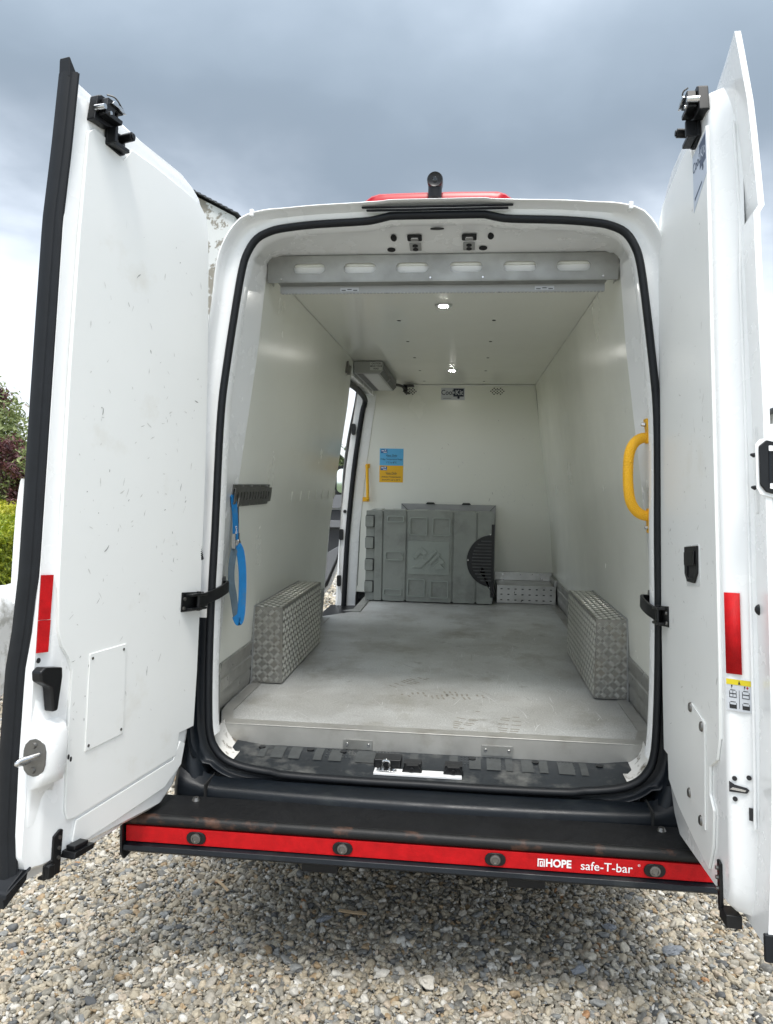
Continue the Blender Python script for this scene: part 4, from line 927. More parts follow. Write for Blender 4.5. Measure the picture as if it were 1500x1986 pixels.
# ---- left wall load rail, bracket and dimples
LR = lambda y, z, k: Vector((-(wx(z)-.001-k), y, z))
b = MB(); z0, z1 = 1.500, 1.585
b.plate([(.055, z0), (.565, z0), (.565, z1), (.055, z1)], .0, .004, LR)
b.plate([(.055, 1.515), (.575, 1.515), (.575, 1.568), (.055, 1.568)], .010, .014, LR, holes=[circ(.09+i*.0395, 1.540, .012, 12, .0175) for i in range(12)])
b.plate([(.055, 1.568), (.575, 1.568), (.575, 1.572), (.055, 1.572)], .004, .014, LR); b.plate([(.055, 1.511), (.575, 1.511), (.575, 1.515), (.055, 1.515)], .004, .014, LR)
lr = b.build('load_rail', DSTEEL, van)
for i in range(4):
    for z in (1.506, 1.579):
        b = MB(); b.cyl(LR(.17+i*.115, z, .004), LR(.17+i*.115, z, .0065), .004, 8); b.build('rivet', CHROME, lr)
for i in range(7):
    b = MB(); y = 1.03+i*.202; z = 1.522
    b.loft([[LR(y+q*.011*math.cos(a), z+q*.024*math.sin(a), k) for a in np.linspace(0, 2*math.pi, 17)[:-1]] for q, k in ((1.25, .0002), (1.0, .004), (.55, .005), (.1, .005))]); b.build('dimple', GRP, wl)
b = MB(); z = 2.32
b.plate([(2.02, 2.285), (2.10, 2.285), (2.10, 2.345), (2.06, 2.345), (2.02, 2.36)], 0, .012, LR); b.plate([(2.03, 2.275), (2.05, 2.275), (2.05, 2.33), (2.03, 2.33)], .012, .03, LR); b.build('bracket', DSTEEL, wl, bevel=.002)
# cable hose by the left hinge
b = MB(); hp_ = smoothpath([(-.772, -.215, 1.56), (-.776, -.222, 1.50), (-.777, -.226, 1.43), (-.774, -.226, 1.37), (-.769, -.22, 1.33)], 14)
b.tube(hp_, [.0125 if i % 2 else .0095 for i in range(len(hp_))], 12); b.build('cable_hose', BLACK, van)
b = MB(); b.box((-.79, -.212, 1.52), (-.768, -.19, 1.67)); b.build('hose_cover', BLACK, van, bevel=.006)

# ---- side doorway: step, pillar, seal, cab door
b = MB(); b.box((-.98, 2.26, .50), (-.657, YB, .585)); b.box((-.67, 2.40, .585), (-.656, YB, .665)); sd = b.build('side_step', BLACK, van, bevel=.004)
b = MB(); b.plate([(2.252, .44), (2.262, .44), (2.262, 2.36), (2.252, 2.36)], -.99, -.84, lambda y, z, x: Vector((x+(.0 if z < 1.2 else .13*(z-1.2)/1.2), y, z))); b.build('door_jamb', PAINT, van)
def sx_(z): return interp([(.60, -.868), (1.2, -.842), (1.7, -.80), (2.15, -.742), (2.30, -.72)], z)
b = MB(); rg = []
for z in np.linspace(.50, 2.32, 16): rg.append([Vector((sx_(z)-.072, 3.43, z)), Vector((sx_(z)-.055, 3.415, z)), Vector((sx_(z)+.01, 3.42, z)), Vector((sx_(z)+.09, 3.44, z)), Vector((sx_(z)+.09, 3.60, z)), Vector((sx_(z)-.072, 3.60, z))])
b.loft(rg); pl = b.build('door_pillar', PAINT, van)
b = MB(); b.tube(smoothpath([(sx_(z), 3.408, z) for z in (.56, .8, 1.2, 1.7, 2.15)]+[(-.722, 3.395, 2.225), (-.712, 3.34, 2.268), (-.705, 3.0, 2.285), (-.705, 2.4, 2.285)], 5), .021, 10); b.build('door_seal', RUBBER, van)
for z, dx in ((2.03, -.055), (1.17, -.055), (.79, -.052)):
    b = MB(); b.plate(rrect(sx_(z)+dx-.014, z-.045, sx_(z)+dx+.02, z+.045, .012), 3.395, 3.42, FX); b.build('buffer', BLACK, pl, bevel=.003)
b = MB(); b.cyl((sx_(1.4)-.045, 3.41, 1.36), (sx_(1.4)-.045, 3.416, 1.36), .014, 12); b.build('plug', BLACK, pl)
b = MB(); b.box((-.75, 2.26, 2.30), (-.645, 3.5, 2.395)); b.build('doorway_header', PAINT, van, bevel=.005)
# sliding door pushed back along the side
b = MB(); rg = []
for z in np.linspace(.50, 2.30, 10):
    x = -1.055 if z < 1.3 else -1.055+.13*(z-1.3)
    rg.append([Vector((x, .95, z)), Vector((x, 2.20, z)), Vector((x+.035, 2.20, z)), Vector((x+.035, .95, z))])
b.loft(rg); sdoor = b.build('sliding_door', PAINT, van, bevel=.01)
b = MB(); b.box((-1.075, 2.02, 1.12), (-1.057, 2.13, 1.16)); b.build('handle', BLACK, sdoor, bevel=.006)
# open cab door
cdp = [(-1.035, 1.47), (-1.035, 1.03), (-1.10, .80), (-1.185, .575), (-1.28, .46), (-1.45, .42), (-1.95, .42), (-1.95, 1.47)]
b = MB(); b.plate(cdp, 4.52, 4.60, FX); cd = b.build('cab_door', PAINT, van, bevel=.01)
def card(nm, o_, m, y0, y1): 
    q = MB(); q.plate(o_, y0, y1, FX); return q.build(nm, m, cd, bevel=.006)
card('door_card', [(-1.055, 1.33), (-1.055, 1.035), (-1.12, .81), (-1.205, .595), (-1.30, .50), (-1.9, .50), (-1.9, 1.33)], TRIMD, 4.485, 4.519)
card('window_ledge', [(-1.045, 1.475), (-1.045, 1.37), (-1.10, 1.345), (-1.9, 1.345), (-1.9, 1.475)], TRIMG, 4.45, 4.519)
card('arm_rest', [(-1.06, 1.23), (-1.06, 1.165), (-1.9, 1.15), (-1.9, 1.24)], TRIMG, 4.42, 4.484)
card('door_pocket', [(-1.07, 1.0), (-1.115, .86), (-1.20, .655), (-1.26, .56), (-1.9, .54), (-1.9, .80), (-1.3, .86)], TRIMG, 4.44, 4.484)
b = MB(); b.ribbon([(-1.95, 4.55, 2.12), (-1.45, 4.55, 2.10), (-1.22, 4.55, 2.00), (-1.06, 4.55, 1.86), (-.99, 4.55, 1.78)], .055, .04, (0, 0, 1)); b.build('window_frame', PAINT, cd, bevel=.006)
b = MB(); b.plate(rrect(-1.165, 1.465, -.99, 1.755, .055, 6), 4.56, 4.66, FX); mr_ = b.build('door_mirror', BLACK, cd, bevel=.012)
b = MB(); b.plate(rrect(-1.140, 1.495, -1.012, 1.728, .045, 6), 4.553, 4.5595, FX); b.build('mirror_glass', GLASSY, mr_)

# ================================================================== LOOSE THINGS IN THE LOAD BAY
cb = empty('cool_box', (-.15, 3.15, .7045)); tag(cb, 'grey plastic insulated cool box with black fan grille against the bulkhead', 'cool box')
CX = lambda c: -.973+.001245*c+.15
CZ = lambda c: 2.655-.001256*c-.7045
FB = lambda a, z, y: Vector((a, y-3.15, z))
yf = 2.985
b = MB(); b.plate(rrect(CX(275), .012, CX(1045), CZ(1008), .012), yf, 3.36, FB); b.build('body', BOXG, cb, bevel=.012, seg=3)
# ribs standing proud of the body: separate front sections between the seams
cuts = [320, 374, 378, 517, 522, 797, 803, 940, 945, 1043]
for a, c in ((326, 372), (380, 515), (525, 795), (806, 938), (948, 1042)):
    h0 = CZ(1005); 
    b = MB(); b.plate(rrect(CX(a), .004, CX(c), h0+.004, .008), yf-.012, yf+.02, FB); b.build('front_section', BOXG, cb, bevel=.004)
b = MB(); b.plate(rrect(CX(272), .004, CX(321), CZ(1008), .006), yf-.002, yf+.03, FB); b.build('hinge_post', BOXG, cb, bevel=.004)
for z0, z1 in ((1040, 1105), (1170, 1235), (1303, 1368), (1436, 1500)):
    b = MB(); b.plate(rrect(CX(270), CZ(z1+4), CX(324), CZ(z0-6), .006), yf-.006, yf, FB); b.build('hinge_recess', GREYD, cb)
    b = MB(); b.plate(rrect(CX(268), CZ(z1), CX(317), CZ(z0), .008), yf-.020, yf-.004, FB); b.build('hinge', BOXG, cb, bevel=.006, seg=3)
for x0, x1, z0, z1 in ((400, 503, 1037, 1077), (393, 500, 1250, 1305), (385, 495, 1477, 1517), (538, 645, 1042, 1150), (675, 783, 1042, 1150), (530, 637, 1412, 1520), (668, 778, 1420, 1525)):
    b = MB(); o_ = rrect(CX(x0), CZ(z1), CX(x1), CZ(z0), .012, 5); i_ = rrect(CX(x0)+.007, CZ(z1)+.007, CX(x1)-.007, CZ(z0)-.007, .008, 5)
    b.plate(o_, yf-.021, yf-.011, FB, holes=[i_]); b.build('panel_rim', BOXL, cb, bevel=.003)
b = MB(); b.plate(rrect(CX(533), CZ(1384), CX(780), CZ(1184), .008), yf-.019, yf-.011, FB); lg = b.build('emblem_panel', BOXL, cb, bevel=.003)
EMB = [0]
def emb(pts):
    EMB[0] += 1; b = MB(); b.plate([(CX(x), CZ(z)) for x, z in pts], yf-.024-.0011*EMB[0], yf-.018, FB); b.build('emblem', BOXL, cb, bevel=.002)
emb([(555, 1345), (615, 1345), (650, 1306), (622, 1282), (596, 1312)])
emb([(556, 1282), (610, 1218), (648, 1252), (630, 1272), (608, 1254), (580, 1290)])
emb([(655, 1312), (668, 1325), (728, 1262), (714, 1250)])
emb([(632, 1300), (646, 1312), (706, 1240), (692, 1228)])
emb([(716, 1270), (758, 1310), (730, 1320), (758, 1350), (692, 1350), (680, 1338), (716, 1305)])
pts = [(1047, 1075), (1030, 1075), (1030, 1135)]
for k in range(19):
    a = R(100+k*(160/18)); pts.append((1040+155*math.cos(a), 1292-155*math.sin(a)))
pts += [(1030, 1470), (1030, 1510), (1047, 1510)]
b = MB(); b.plate([(CX(x), CZ(z)) for x, z in pts], yf-.020, yf-.012, FB); fg = b.build('fan_grille', BLACK, cb, bevel=.003)
for k in range(13):
    z = 1175+k*19.5; hw_ = math.sqrt(max(0, 140**2-(z-1292)**2))
    if hw_ < 30: continue
    b = MB(); b.box((CX(1036-hw_*.86), yf-.026, CZ(z+4)), (CX(1032), yf-.0205, CZ(z-4)), fn=lambda x, y, q: FB(x, q, y)); b.build('grille_slat', GREYD, fg, bevel=.0015)
for x, z in ((893, 1290), (1022, 1135), (1024, 1450)):
    b = MB(); b.cyl(FB(CX(x), CZ(z), yf-.0215), FB(CX(x), CZ(z), yf-.019), .004, 8); b.build('screw', CHROME, fg)
for x0, x1 in ((300, 360), (415, 500), (548, 640), (680, 775)):
    b = MB(); b.plate(rrect(CX(x0), 3.02, CX(x1), 3.28, .015), CZ(1008)-.001, CZ(1008)+.007, lambda a, y, z: Vector((a, y-3.15, z))); b.build('lid_pad', BOXG, cb, bevel=.004)
for x in (828, 975):
    b = MB(); b.plate(rrect(CX(x-18), yf-.005, CX(x+18), yf+.02, .004), CZ(1008)+.0005, CZ(1008)+.003, lambda a, y, z: Vector((a, y-3.15, z))); b.build('slot', PBLK, cb)
for x in (300, 1000):
    b = MB(); b.box((CX(x)-.03, -.14, 0), (CX(x)+.03, .18, .013)); b.build('foot', BLACK, cb)

# blue ratchet strap hanging from the load rail
rsx = -.738
rs_ = empty('ratchet_strap', (rsx-.012, .055, 1.10)); tag(rs_, 'blue webbing strap hanging in a loop from the rail on the left wall', 'strap')
o3 = Vector((rsx, .15, 1.10)); q3 = lambda x, y, z: Vector((x, y, z))-o3
b = MB(); b.ribbon(smoothpath([q3(-.742, .145, 1.548), q3(-.735, .155, 1.535), q3(-.732, .168, 1.48), q3(-.732, .178, 1.42), q3(-.733, .180, 1.375)], 5), .036, .003, (.25, 1, 0)); b.build('upper_webbing', BLUE, rs_)
b = MB()
for w0, w1, zz in ((-.012, .012, 1.400), (-.012, .012, 1.425)):
    b.box((-.7290, .178-.013, zz), (-.7285, .178+.013, zz+.003), fn=q3)
b.ribbon([q3(-.7288, .167, 1.401), q3(-.7288, .190, 1.426)], .003, .0006, (0, 0, 1)); b.ribbon([q3(-.7288, .167, 1.426), q3(-.7288, .190, 1.401)], .003, .0006, (0, 0, 1)); b.build('stitching', PW, rs_)
b = MB(); b.tube(smoothpath([q3(-.742, .20, 1.535), q3(-.735, .205, 1.545), q3(-.728, .20, 1.53), q3(-.732, .192, 1.50)], 4), .005, 8); b.ribbon([q3(-.735, .215, 1.51), q3(-.733, .214, 1.44), q3(-.734, .212, 1.38)], .010, .004, (0, 1, 0)); b.build('hook', DSTEEL, rs_)
b = MB()
for z in (1.372, 1.350): b.cyl(q3(-.732, .155, z), q3(-.732, .208, z), .005, 8)
for y in (.157, .205): b.box((-.738, y-.003, 1.345), (-.725, y+.003, 1.40), fn=q3)
b.ribbon([q3(-.73, .208, 1.38), q3(-.726, .222, 1.36), q3(-.728, .226, 1.345)], .006, .003, (1, 0, 0)); b.build('ratchet', CHROME, rs_)
lp = smoothpath([q3(-.733, .180, 1.352), q3(-.735, .165, 1.322), q3(-.737, .150, 1.271), q3(-.737, .152, 1.214), q3(-.735, .172, 1.163), q3(-.733, .185, 1.120), q3(-.731, .195, 1.088)], 6)
b = MB(); b.ribbon(lp, .037, .0025, (.35, 1, 0)); b.build('webbing_loop', BLUED, rs_)
lp = smoothpath([q3(-.728, 0.188, 1.352), q3(-.720, 0.201, 1.329), q3(-.715, 0.212, 1.271), q3(-.714, 0.217, 1.199), q3(-.716, 0.215, 1.113), q3(-.719, 0.207, 1.071), q3(-.724, 0.198, 1.066), q3(-.731, 0.191, 1.088)], 6)
b = MB(); b.ribbon(lp, .037, .0025, (.55, .9, 0)); b.build('webbing_loop', BLUE, rs_)

# ---- scuffs and scratches worn into panels
SCUFF = mat('scuff_grey', (0.60, 0.60, 0.58), 0.6); SCUFFD = mat('scuff_dark', (0.32, 0.32, 0.31), 0.6); BRIGHT = mat('bright_scratch', (0.66, 0.67, 0.67), 0.35, 0.3)
def scuffs(name, fn, x0, x1, z0, z1, n, parent, mats, seed, lmin=.006, lmax=.035, wmax=.0022, ang=None, cen=None):
    rnd = random.Random(seed); b = MB()
    for q in range(n):
        if cen and rnd.random() < .6: c = rnd.choice(cen); x = rnd.gauss(c[0], c[2]); z = rnd.gauss(c[1], c[3])
        else: x = rnd.uniform(x0, x1); z = rnd.uniform(z0, z1)
        if not (x0 < x < x1 and z0 < z < z1): continue
        a = rnd.gauss(math.pi/2, .7) if ang is None else rnd.gauss(*ang); ln = rnd.uniform(lmin, lmax)*(rnd.random()**.7); w = rnd.uniform(.0006, wmax); k = rnd.gauss(0, .35); pts = []; m_ = 0 if rnd.random() < .7 else 1
        for i in range(5):
            t = i/4; aa = a+k*(t-.5); pts.append((x, z, w*math.sin(math.pi*(t*.8+.1))*rnd.uniform(.5, 1.2), aa)); x += math.cos(aa)*ln/4; z += math.sin(aa)*ln/4
        L_ = []; R_ = []
        for (px, pz, pw, aa) in pts: L_.append(fn(px-math.sin(aa)*pw, pz+math.cos(aa)*pw)); R_.append(fn(px+math.sin(aa)*pw, pz-math.cos(aa)*pw))
        b.add(L_+R_, [(i, i+1, 6+i, 5+i) for i in range(4)], m_)
    return tag(b.build(name, mats, parent, fix=False), kind='stuff')
scuffs('scuff_marks', lambda y, z: Vector((-(wx(z)-.0012), y, z)), .14, 2.2, 1.0, 2.3, 90, wl, [SCUFF, SCUFFD], 5)
scuffs('scuff_marks', lambda y, z: Vector((wx(z)-.0012, y, z)), .14, 3.4, .95, 2.3, 130, wr, [SCUFF, SCUFFD], 6, cen=[(.25, 1.9, .1, .15), (1.2, 1.4, .5, .2)])
scuffs('scuff_marks', lambda x, z: Vector((x, YB-.0012, z)), -.6, .7, .95, 2.2, 90, bk, [SCUFF, SCUFFD], 7, cen=[(.5, 1.5, .12, .1), (-.1, 1.75, .3, .12)])
scuffs('scratches', lambda x, y: Vector((x, y, .7006)), -.7, .7, .06, 2.8, 320, fl, [BRIGHT, SCUFFD], 8, .02, .20, .0019, cen=[(.4, .5, .2, .35), (.2, 1.2, .3, .4)])

PRINT = mat('dried_mud_print', (0.27, 0.255, 0.22), 0.6)
for px, py, ang, ln in ((-.02, .52, .3, .26), (.10, .50, .2, .24), (.30, .16, 1.45, .27), (.14, .20, 1.3, .25), (-.12, .70, .9, .24)):
    b = MB(); rnd = random.Random(int(px*100)+50)
    for k in range(11):
        t = (k+.5)/11-.5; hw_ = .042*math.sqrt(max(0, 1-(t*1.9)**2))*(.8 if abs(t+.12) < .06 else 1)
        if hw_ < .01 or rnd.random() < .18: continue
        for a0, a1 in ((-1, -.15), (.12, 1)):
            if rnd.random() < .2: continue
            P_ = [(t*ln+.004*abs(q)*8*hw_*3, q*hw_) for q in (a0, (a0+a1)/2, a1)]
            top = [(u_-.0045, v_) for u_, v_ in P_]; bot = [(u_+.0045, v_) for u_, v_ in P_][::-1]
            b.add([Vector((px+u_*math.cos(ang)-v_*math.sin(ang), py+u_*math.sin(ang)+v_*math.cos(ang), .7005)) for u_, v_ in top+bot], [(0, 1, 4, 5), (1, 2, 3, 4)])
    tag(b.build('shoe_print', PRINT, fl, fix=False), kind='stuff')

# ================================================================== REAR DOORS
def door_matrix(side):
    ph, th, ly = (.0251, 1.7990, .0456) if side < 0 else (.0516, 1.5309, .0688)
    A = Vector((side*.8031, -.2, .6)); ax = Vector((-side*math.tan(ph), ly, 1)).normalized()
    return Matrix.Translation(A) @ Matrix.Rotation(side*th, 4, ax) @ Matrix.Translation(-A)
XH = [(.505, .30), (.515, .46), (.54, .60), (.57, .684), (.63, .735), (.70, .762), (.80, .773), (1.25, .768), (1.65, .752), (2.03, .722), (2.30, .695), (2.42, .686), (2.48, .682), (2.53, .672), (2.545, .660), (2.558, .635), (2.568, .59), (2.576, .50), (2.588, .30)]
OL = [(.5, .0), (.65, .018), (.84, .022), (1.06, .021), (1.15, .009), (1.3, 0), (2.2, 0), (2.38, -.012), (2.61, -.022)]
OR = [(.5, -.025), (.69, -.013), (.83, -.006), (1.0, -.002), (1.25, 0), (1.65, .003), (2.06, -.004), (2.148, -.004), (2.165, .006), (2.27, 0), (2.4, -.008), (2.53, -.025), (2.65, -.042)]
zsk = [.505, .515, .54, .57, .60, .63, .66, .70, .80, .9, 1.0, 1.05, 1.1, 1.15, 1.2, 1.3, 1.5, 1.7, 1.9, 2.05, 2.148, 2.165, 2.25, 2.35, 2.42, 2.48, 2.51, 2.53, 2.545, 2.558, 2.568, 2.576, 2.588]
def build_door(side):
    D = lambda x, n, z: Vector((side*x, yp(z)-n, z)); P2 = lambda x, z, n: D(x, n, z)
    O = OL if side < 0 else OR; xf0 = .036 if side < 0 else -.034
    b = MB(); rg = []
    for z in zsk:
        if side > 0: z = max(z, .527+(z-.505)*.1)
        o_ = interp(O, z); xh = interp(XH, z); xf = xf0+(.006*max(0, (z-1.9)/.68) if side < 0 else 0)
        bl = .018 if .55 < z < 1.1 else 0
        xs = [xf]+[xf+(xh-xf)*t for t in (.12, .35, .6, .85)]+[xh]
        inn = [D(x, .030+o_*(1-t) if i else .030+o_, z) for i, (x, t) in enumerate(zip(xs, (0, .12, .35, .6, .85, 1)))]
        oo = [D(x, .044+o_*(1-t)+(.012*math.sin(math.pi*min(1, t*1.1)) if 0 < i < 5 else 0), z) for i, (x, t) in enumerate(zip(xs, (0, .12, .35, .6, .85, 1)))]
        rg.append(inn+oo[::-1])
    b.loft(rg)
    # inner frame
    zf = [.548, .56, .60, .66, .75, .9, 1.0, 1.06, 1.10, 1.15, 1.2, 1.3, 1.6, 1.9, 2.15, 2.3, 2.4, 2.46, 2.50, 2.52, 2.535, 2.54]
    XFR = [(.50, .52), (.548, .60), (.57, .66), (.62, .715), (.70, .748), (.80, .762), (1.25, .758), (1.65, .742), (2.03, .71), (2.30, .682), (2.42, .672), (2.47, .660), (2.50, .640), (2.52, .60), (2.535, .54), (2.54, .46)]
    rg = []
    for z in zf:
        xh = interp(XFR, z); ro = 0.035*max(0, (z-2.44)/.10)**2+.02*max(0, (.60-z)/.05)**2; i_ = .006 if z > 2.537 or z < .55 else 0; o_ = interp(O, z)
        nb = -.030+i_*2
        if side < 0: sec = [(.095+ro, nb), (.082+ro, nb+.002), (.070+ro, nb+.009), (.040+ro, nb+.012), (.034+ro, -.006+i_+o_*.5), (.034+ro, .031+o_*.6)]
        else: sec = [(.105+ro, nb), (.094+ro, nb+.002), (.085+ro, -.020+i_), (.072+ro, .004), (.058+ro, .018), (.040+ro, .031+o_*.6)]
        sec += [(xh, .031), (xh-.006, .0), (xh-.022, nb+.012), (xh-.036, nb+.002), (xh-.05, nb)]
        rg.append([D(x, n, z) for x, n in sec])
    b.loft(rg)
    d = b.build('rear_door', PAINT, van, sharp=40); M = door_matrix(side)
    d.matrix_world = M
    d['label'] = 'left rear door with black rubber edge' if side < 0 else 'right rear door with maker sticker'
    # trim panel
    if side < 0:
        tp = [(.085, 2.448), (.105, 2.468), (.150, 2.466), (.224, 2.440), (.256, 2.486), (.364, 2.490), (.50, 2.486), (.598, 2.480), (.638, 2.455), (.655, 2.405), (.669, 2.297), (.695, 2.027), (.722, 1.649), (.737, 1.248), (.745, .952), (.744, .768), (.662, .764), (.652, .694), (.20, .645), (.172, .648), (.160, .675), (.152, .908), (.152, 1.045), (.135, 1.082), (.108, 1.115), (.094, 1.155), (.085, 1.264), (.080, 1.506), (.076, 1.828), (.078, 2.18)]
        kp = [(.205, .636), (.640, .682), (.672, .735), (.70, .72), (.685, .655), (.60, .605), (.36, .578), (.222, .566), (.196, .580)]
    else:
        tp = [(.098, 2.440), (.236, 2.430), (.262, 2.486), (.364, 2.490), (.50, 2.486), (.598, 2.480), (.638, 2.455), (.655, 2.405), (.669, 2.297), (.695, 2.027), (.722, 1.649), (.737, 1.248), (.745, .952), (.744, .768), (.690, .764), (.684, .690), (.56, .646), (.40, .612), (.25, .585), (.205, .655), (.190, .745), (.222, .775), (.215, .845), (.150, .875), (.125, .93), (.112, 1.09), (.108, 1.337), (.106, 1.6), (.104, 1.888), (.10, 2.2)]
        kp = None
    def part(nm, bm_, m, bevel=.0, **k):
        q = bm_.build(nm, m, d, bevel=bevel, **k); return q
    b = MB(); b.plate(tp, -.0305, -.0375, P2); part('trim_panel', b, LINER, .002)
    if kp: b = MB(); b.plate(kp, -.0305, -.0365, P2); part('kick_panel', b, LINER, .002)
    scuffs('scuff_marks', lambda x, z: D(x, -.0381, z), .11 if side < 0 else .13, .68, .85, 2.3, 170 if side < 0 else 150, d, [SCUFF, SCUFFD], 11+side, cen=[(.35, 1.65, .15, .18), (.2, 1.5, .06, .25), (.5, 1.35, .15, .2), (.3, .95, .15, .08)])
    # seam of sealant along the free edge of the panel
    fe = [p for p in tp if p[0] < .16 and p[1] > .9]; fe.sort(key=lambda p: p[1])
    b = MB(); b.tube([D(x+.001, -.031, z) for x, z in fe], .0028, 6); part('sealant_bead', b, LINER)
    box = lambda bm_, x0, x1, n0, n1, z0, z1, m=0: bm_.box((x0, n0, z0), (x1, n1, z1), m, fn=D)
    # top latch
    lx = .085 if side < 0 else .095
    b = MB(); b.plate([(lx, 2.482), (lx+.008, 2.548), (lx+.02, 2.556), (lx+.088, 2.560), (lx+.094, 2.505), (lx+.055, 2.486)], -.026, -.052, P2); lt = part('latch', b, BLACK, .003)
    b = MB(); b.plate([(lx+.012, 2.497), (lx+.020, 2.545), (lx+.080, 2.549), (lx+.082, 2.528), (lx+.050, 2.524), (lx+.048, 2.512), (lx+.082, 2.514), (lx+.080, 2.500)], -.052, -.076, P2); part('latch_housing', b, BLACK, .003)
    b = MB(); b.plate([(lx+.062, 2.448), (lx+.062, 2.492), (lx+.135, 2.506), (lx+.140, 2.455), (lx+.122, 2.444)], -.032, -.042, P2); b.plate([(lx+.062, 2.448), (lx+.062, 2.492), (lx+.072, 2.494), (lx+.072, 2.450)], -.042, -.070, P2); b.plate([(lx+.062, 2.448), (lx+.132, 2.452), (lx+.130, 2.461), (lx+.062, 2.458)], -.042, -.064, P2); part('latch_bracket', b, BLACK, .003)
    b = MB(); b.cyl(D(lx+.118, -.044, 2.488), D(lx+.118, -.080, 2.490), .012, 16); b.cyl(D(lx+.118, -.080, 2.490), D(lx+.118, -.084, 2.490), .008, 12); part('latch_roller', b, BLACK, .001)
    b = MB(); b.plate([(lx+.026, 2.530), (lx+.034, 2.540), (lx+.066, 2.539), (lx+.084, 2.530), (lx+.066, 2.527), (lx+.05, 2.531)], -.077, -.084, P2); part('latch_claw', b, CHROME, .001)
    for x, z, r_ in ((lx+.006, 2.512, .0085), (lx+.030, 2.507, .006), (lx+.066, 2.507, .005), (lx+.095, 2.470, .0045), (lx+.122, 2.468, .0045)):
        b = MB(); b.cyl(D(x, -.050, z), D(x, -.080 if r_ > .005 else -.046, z), r_, 12, r1=r_*.8); part('latch_pin', b, CHROME if r_ > .0045 else DSTEEL)
    b = MB(); b.tube(smoothpath([D(lx+.016, -.074, 2.548), D(lx+.035, -.080, 2.552), D(lx+.055, -.078, 2.551), D(lx+.078, -.072, 2.546)], 4), .0022, 6); part('latch_spring', b, DSTEEL)
    # reflective tape
    if side < 0:
        for z0, z1 in ((1.1855, 1.298), (1.103, 1.184)):
            b = MB(); b.plate([(.0395, z0), (.0690, z0), (.0705, z1), (.0395, z1)], -.0230, -.0262, lambda x, z, n: D(x, n-(.0055 if x > .06 else -.0025), z)); part('reflective_tape', b, RED)
    else:
        b = MB(); b.add([D(.0875, -.0275, 1.09), D(.0675, .0015, 1.09), D(.0675, .0015, 1.278), D(.0875, -.0275, 1.278)], [(0, 1, 2, 3)]); o_ = part('reflective_tape', b, RED)
        sl_ = o_.modifiers.new('thick', 'SOLIDIFY'); sl_.thickness = .002; sl_.offset = 0
    # check arm mount
    b = MB(); b.plate([(.625, 1.158), (.625, 1.222), (.752, 1.218), (.748, 1.156)], -.038, -.042, P2); box(b, .645, .735, -.042, -.068, 1.162, 1.170); box(b, .645, .735, -.042, -.068, 1.208, 1.216); box(b, .70, .745, -.044, -.062, 1.17, 1.21); b.cyl(D(.700, -.055, 1.158), D(.700, -.055, 1.222), .008, 10); cm_ = part('check_mount', b, BLACK, .002)
    for x, z in ((.635, 1.17), (.637, 1.20)):
        b = MB(); b.cyl(D(x, -.041, z), D(x, -.047, z), .006, 8); part('bolt', b, DSTEEL)
    if side < 0:
        # rubber edge
        rg = []
        for z in np.linspace(.515, 2.575, 46):
            o_ = interp(OL, z); k = .010 if z > 2.3 else 0
            sec = [(.040, .030), (.040, -.008), (.038, -.017), (.032, -.015), (.027, -.017), (.018, -.012), (.014, -.004), (.008, -.002), (.001, .006), (.000, .020), (.006, .034), (.026, .038)]
            tp_ = 1-.45*max(0, (z-1.9)/.68)
            rg.append([D(.038+(x+.006-.040)*(.40+.22*tp_), n+o_, z) for x, n in sec])
        b = MB(); b.loft(rg); sq = part('rubber_edge', b, RUBBER, sharp=30)
        b = MB(); b.plate([(-.008, .49), (.060, .535), (.064, .56), (.045, .565), (.0, .535), (-.012, .515)], -.02, .046, P2); b.plate([(-.012, .515), (.05, .553), (.066, .558), (.068, .566), (-.010, .527)], -.026, .05, P2); part('rubber_end', b, RUBBER, .003)
        b = MB(); b.plate([(.022, 2.56), (.046, 2.566), (.044, 2.585), (.026, 2.604), (.020, 2.612)], -.022, .012, P2); part('rubber_end', b, RUBBER, .003)
        # pull handle
        b = MB(); b.plate([(.022, 1.060), (.036, 1.070), (.098, 1.062), (.100, 1.045), (.090, .953), (.074, .952), (.062, 1.016), (.026, 1.036)], -.024, -.056, P2); part('pull_handle', b, BLACK, .006, seg=3)
        b = MB(); b.plate(circ(.045, 1.084, .007, 12), -.0205, -.0215, lambda x, z, n: D(x, n-.004, z)); part('hole', b, PBLK)
        # lock housing
        b = MB(); rg = []
        for z, n in ((.985, -.019), (.962, -.022), (.930, -.026), (.915, -.052), (.895, -.064), (.80, -.064), (.775, -.056), (.762, -.030), (.70, -.024), (.668, -.020)):
            rg.append([D(.040, -.004, z), D(.043, n+.010, z), D(.050, n, z), D(.118, n-.002, z), D(.135, n+.012, z), D(.150, -.026, z), D(.150, -.005, z)])
        b.loft(rg); part('lock_housing', b, PAINT, sharp=60)
        b = MB(); b.plate(slot(0, 0, .094, .060, 6), -.0645, -.0685, lambda a, c, n: D(.0435-c*.166-(-.0645-n), -.036+c, .845+a)); lp_ = part('striker_plate', b, DSTEEL, .0015)
        b = MB()
        for z in (.845+.031, .845-.031): b.cyl(D(.0415, -.034, z), D(.034, -.034, z), .009, 12, r1=.007)
        part('striker_bolt', b, DSTEEL)
        b = MB(); b.tube(smoothpath([D(.044, -.048, .853), D(.022, -.044, .852), D(-.002, -.034, .848), D(-.008, -.030, .842), D(-.002, -.028, .838), D(.022, -.026, .836), D(.044, -.022, .836)], 4), .0058, 10); part('striker_loop', b, CHROME)
        # access hatch
        b = MB(); b.plate([(.213, 1.079), (.362, 1.089), (.373, .829), (.218, .815)], -.0378, -.0405, P2); part('access_hatch', b, LINER, .001)
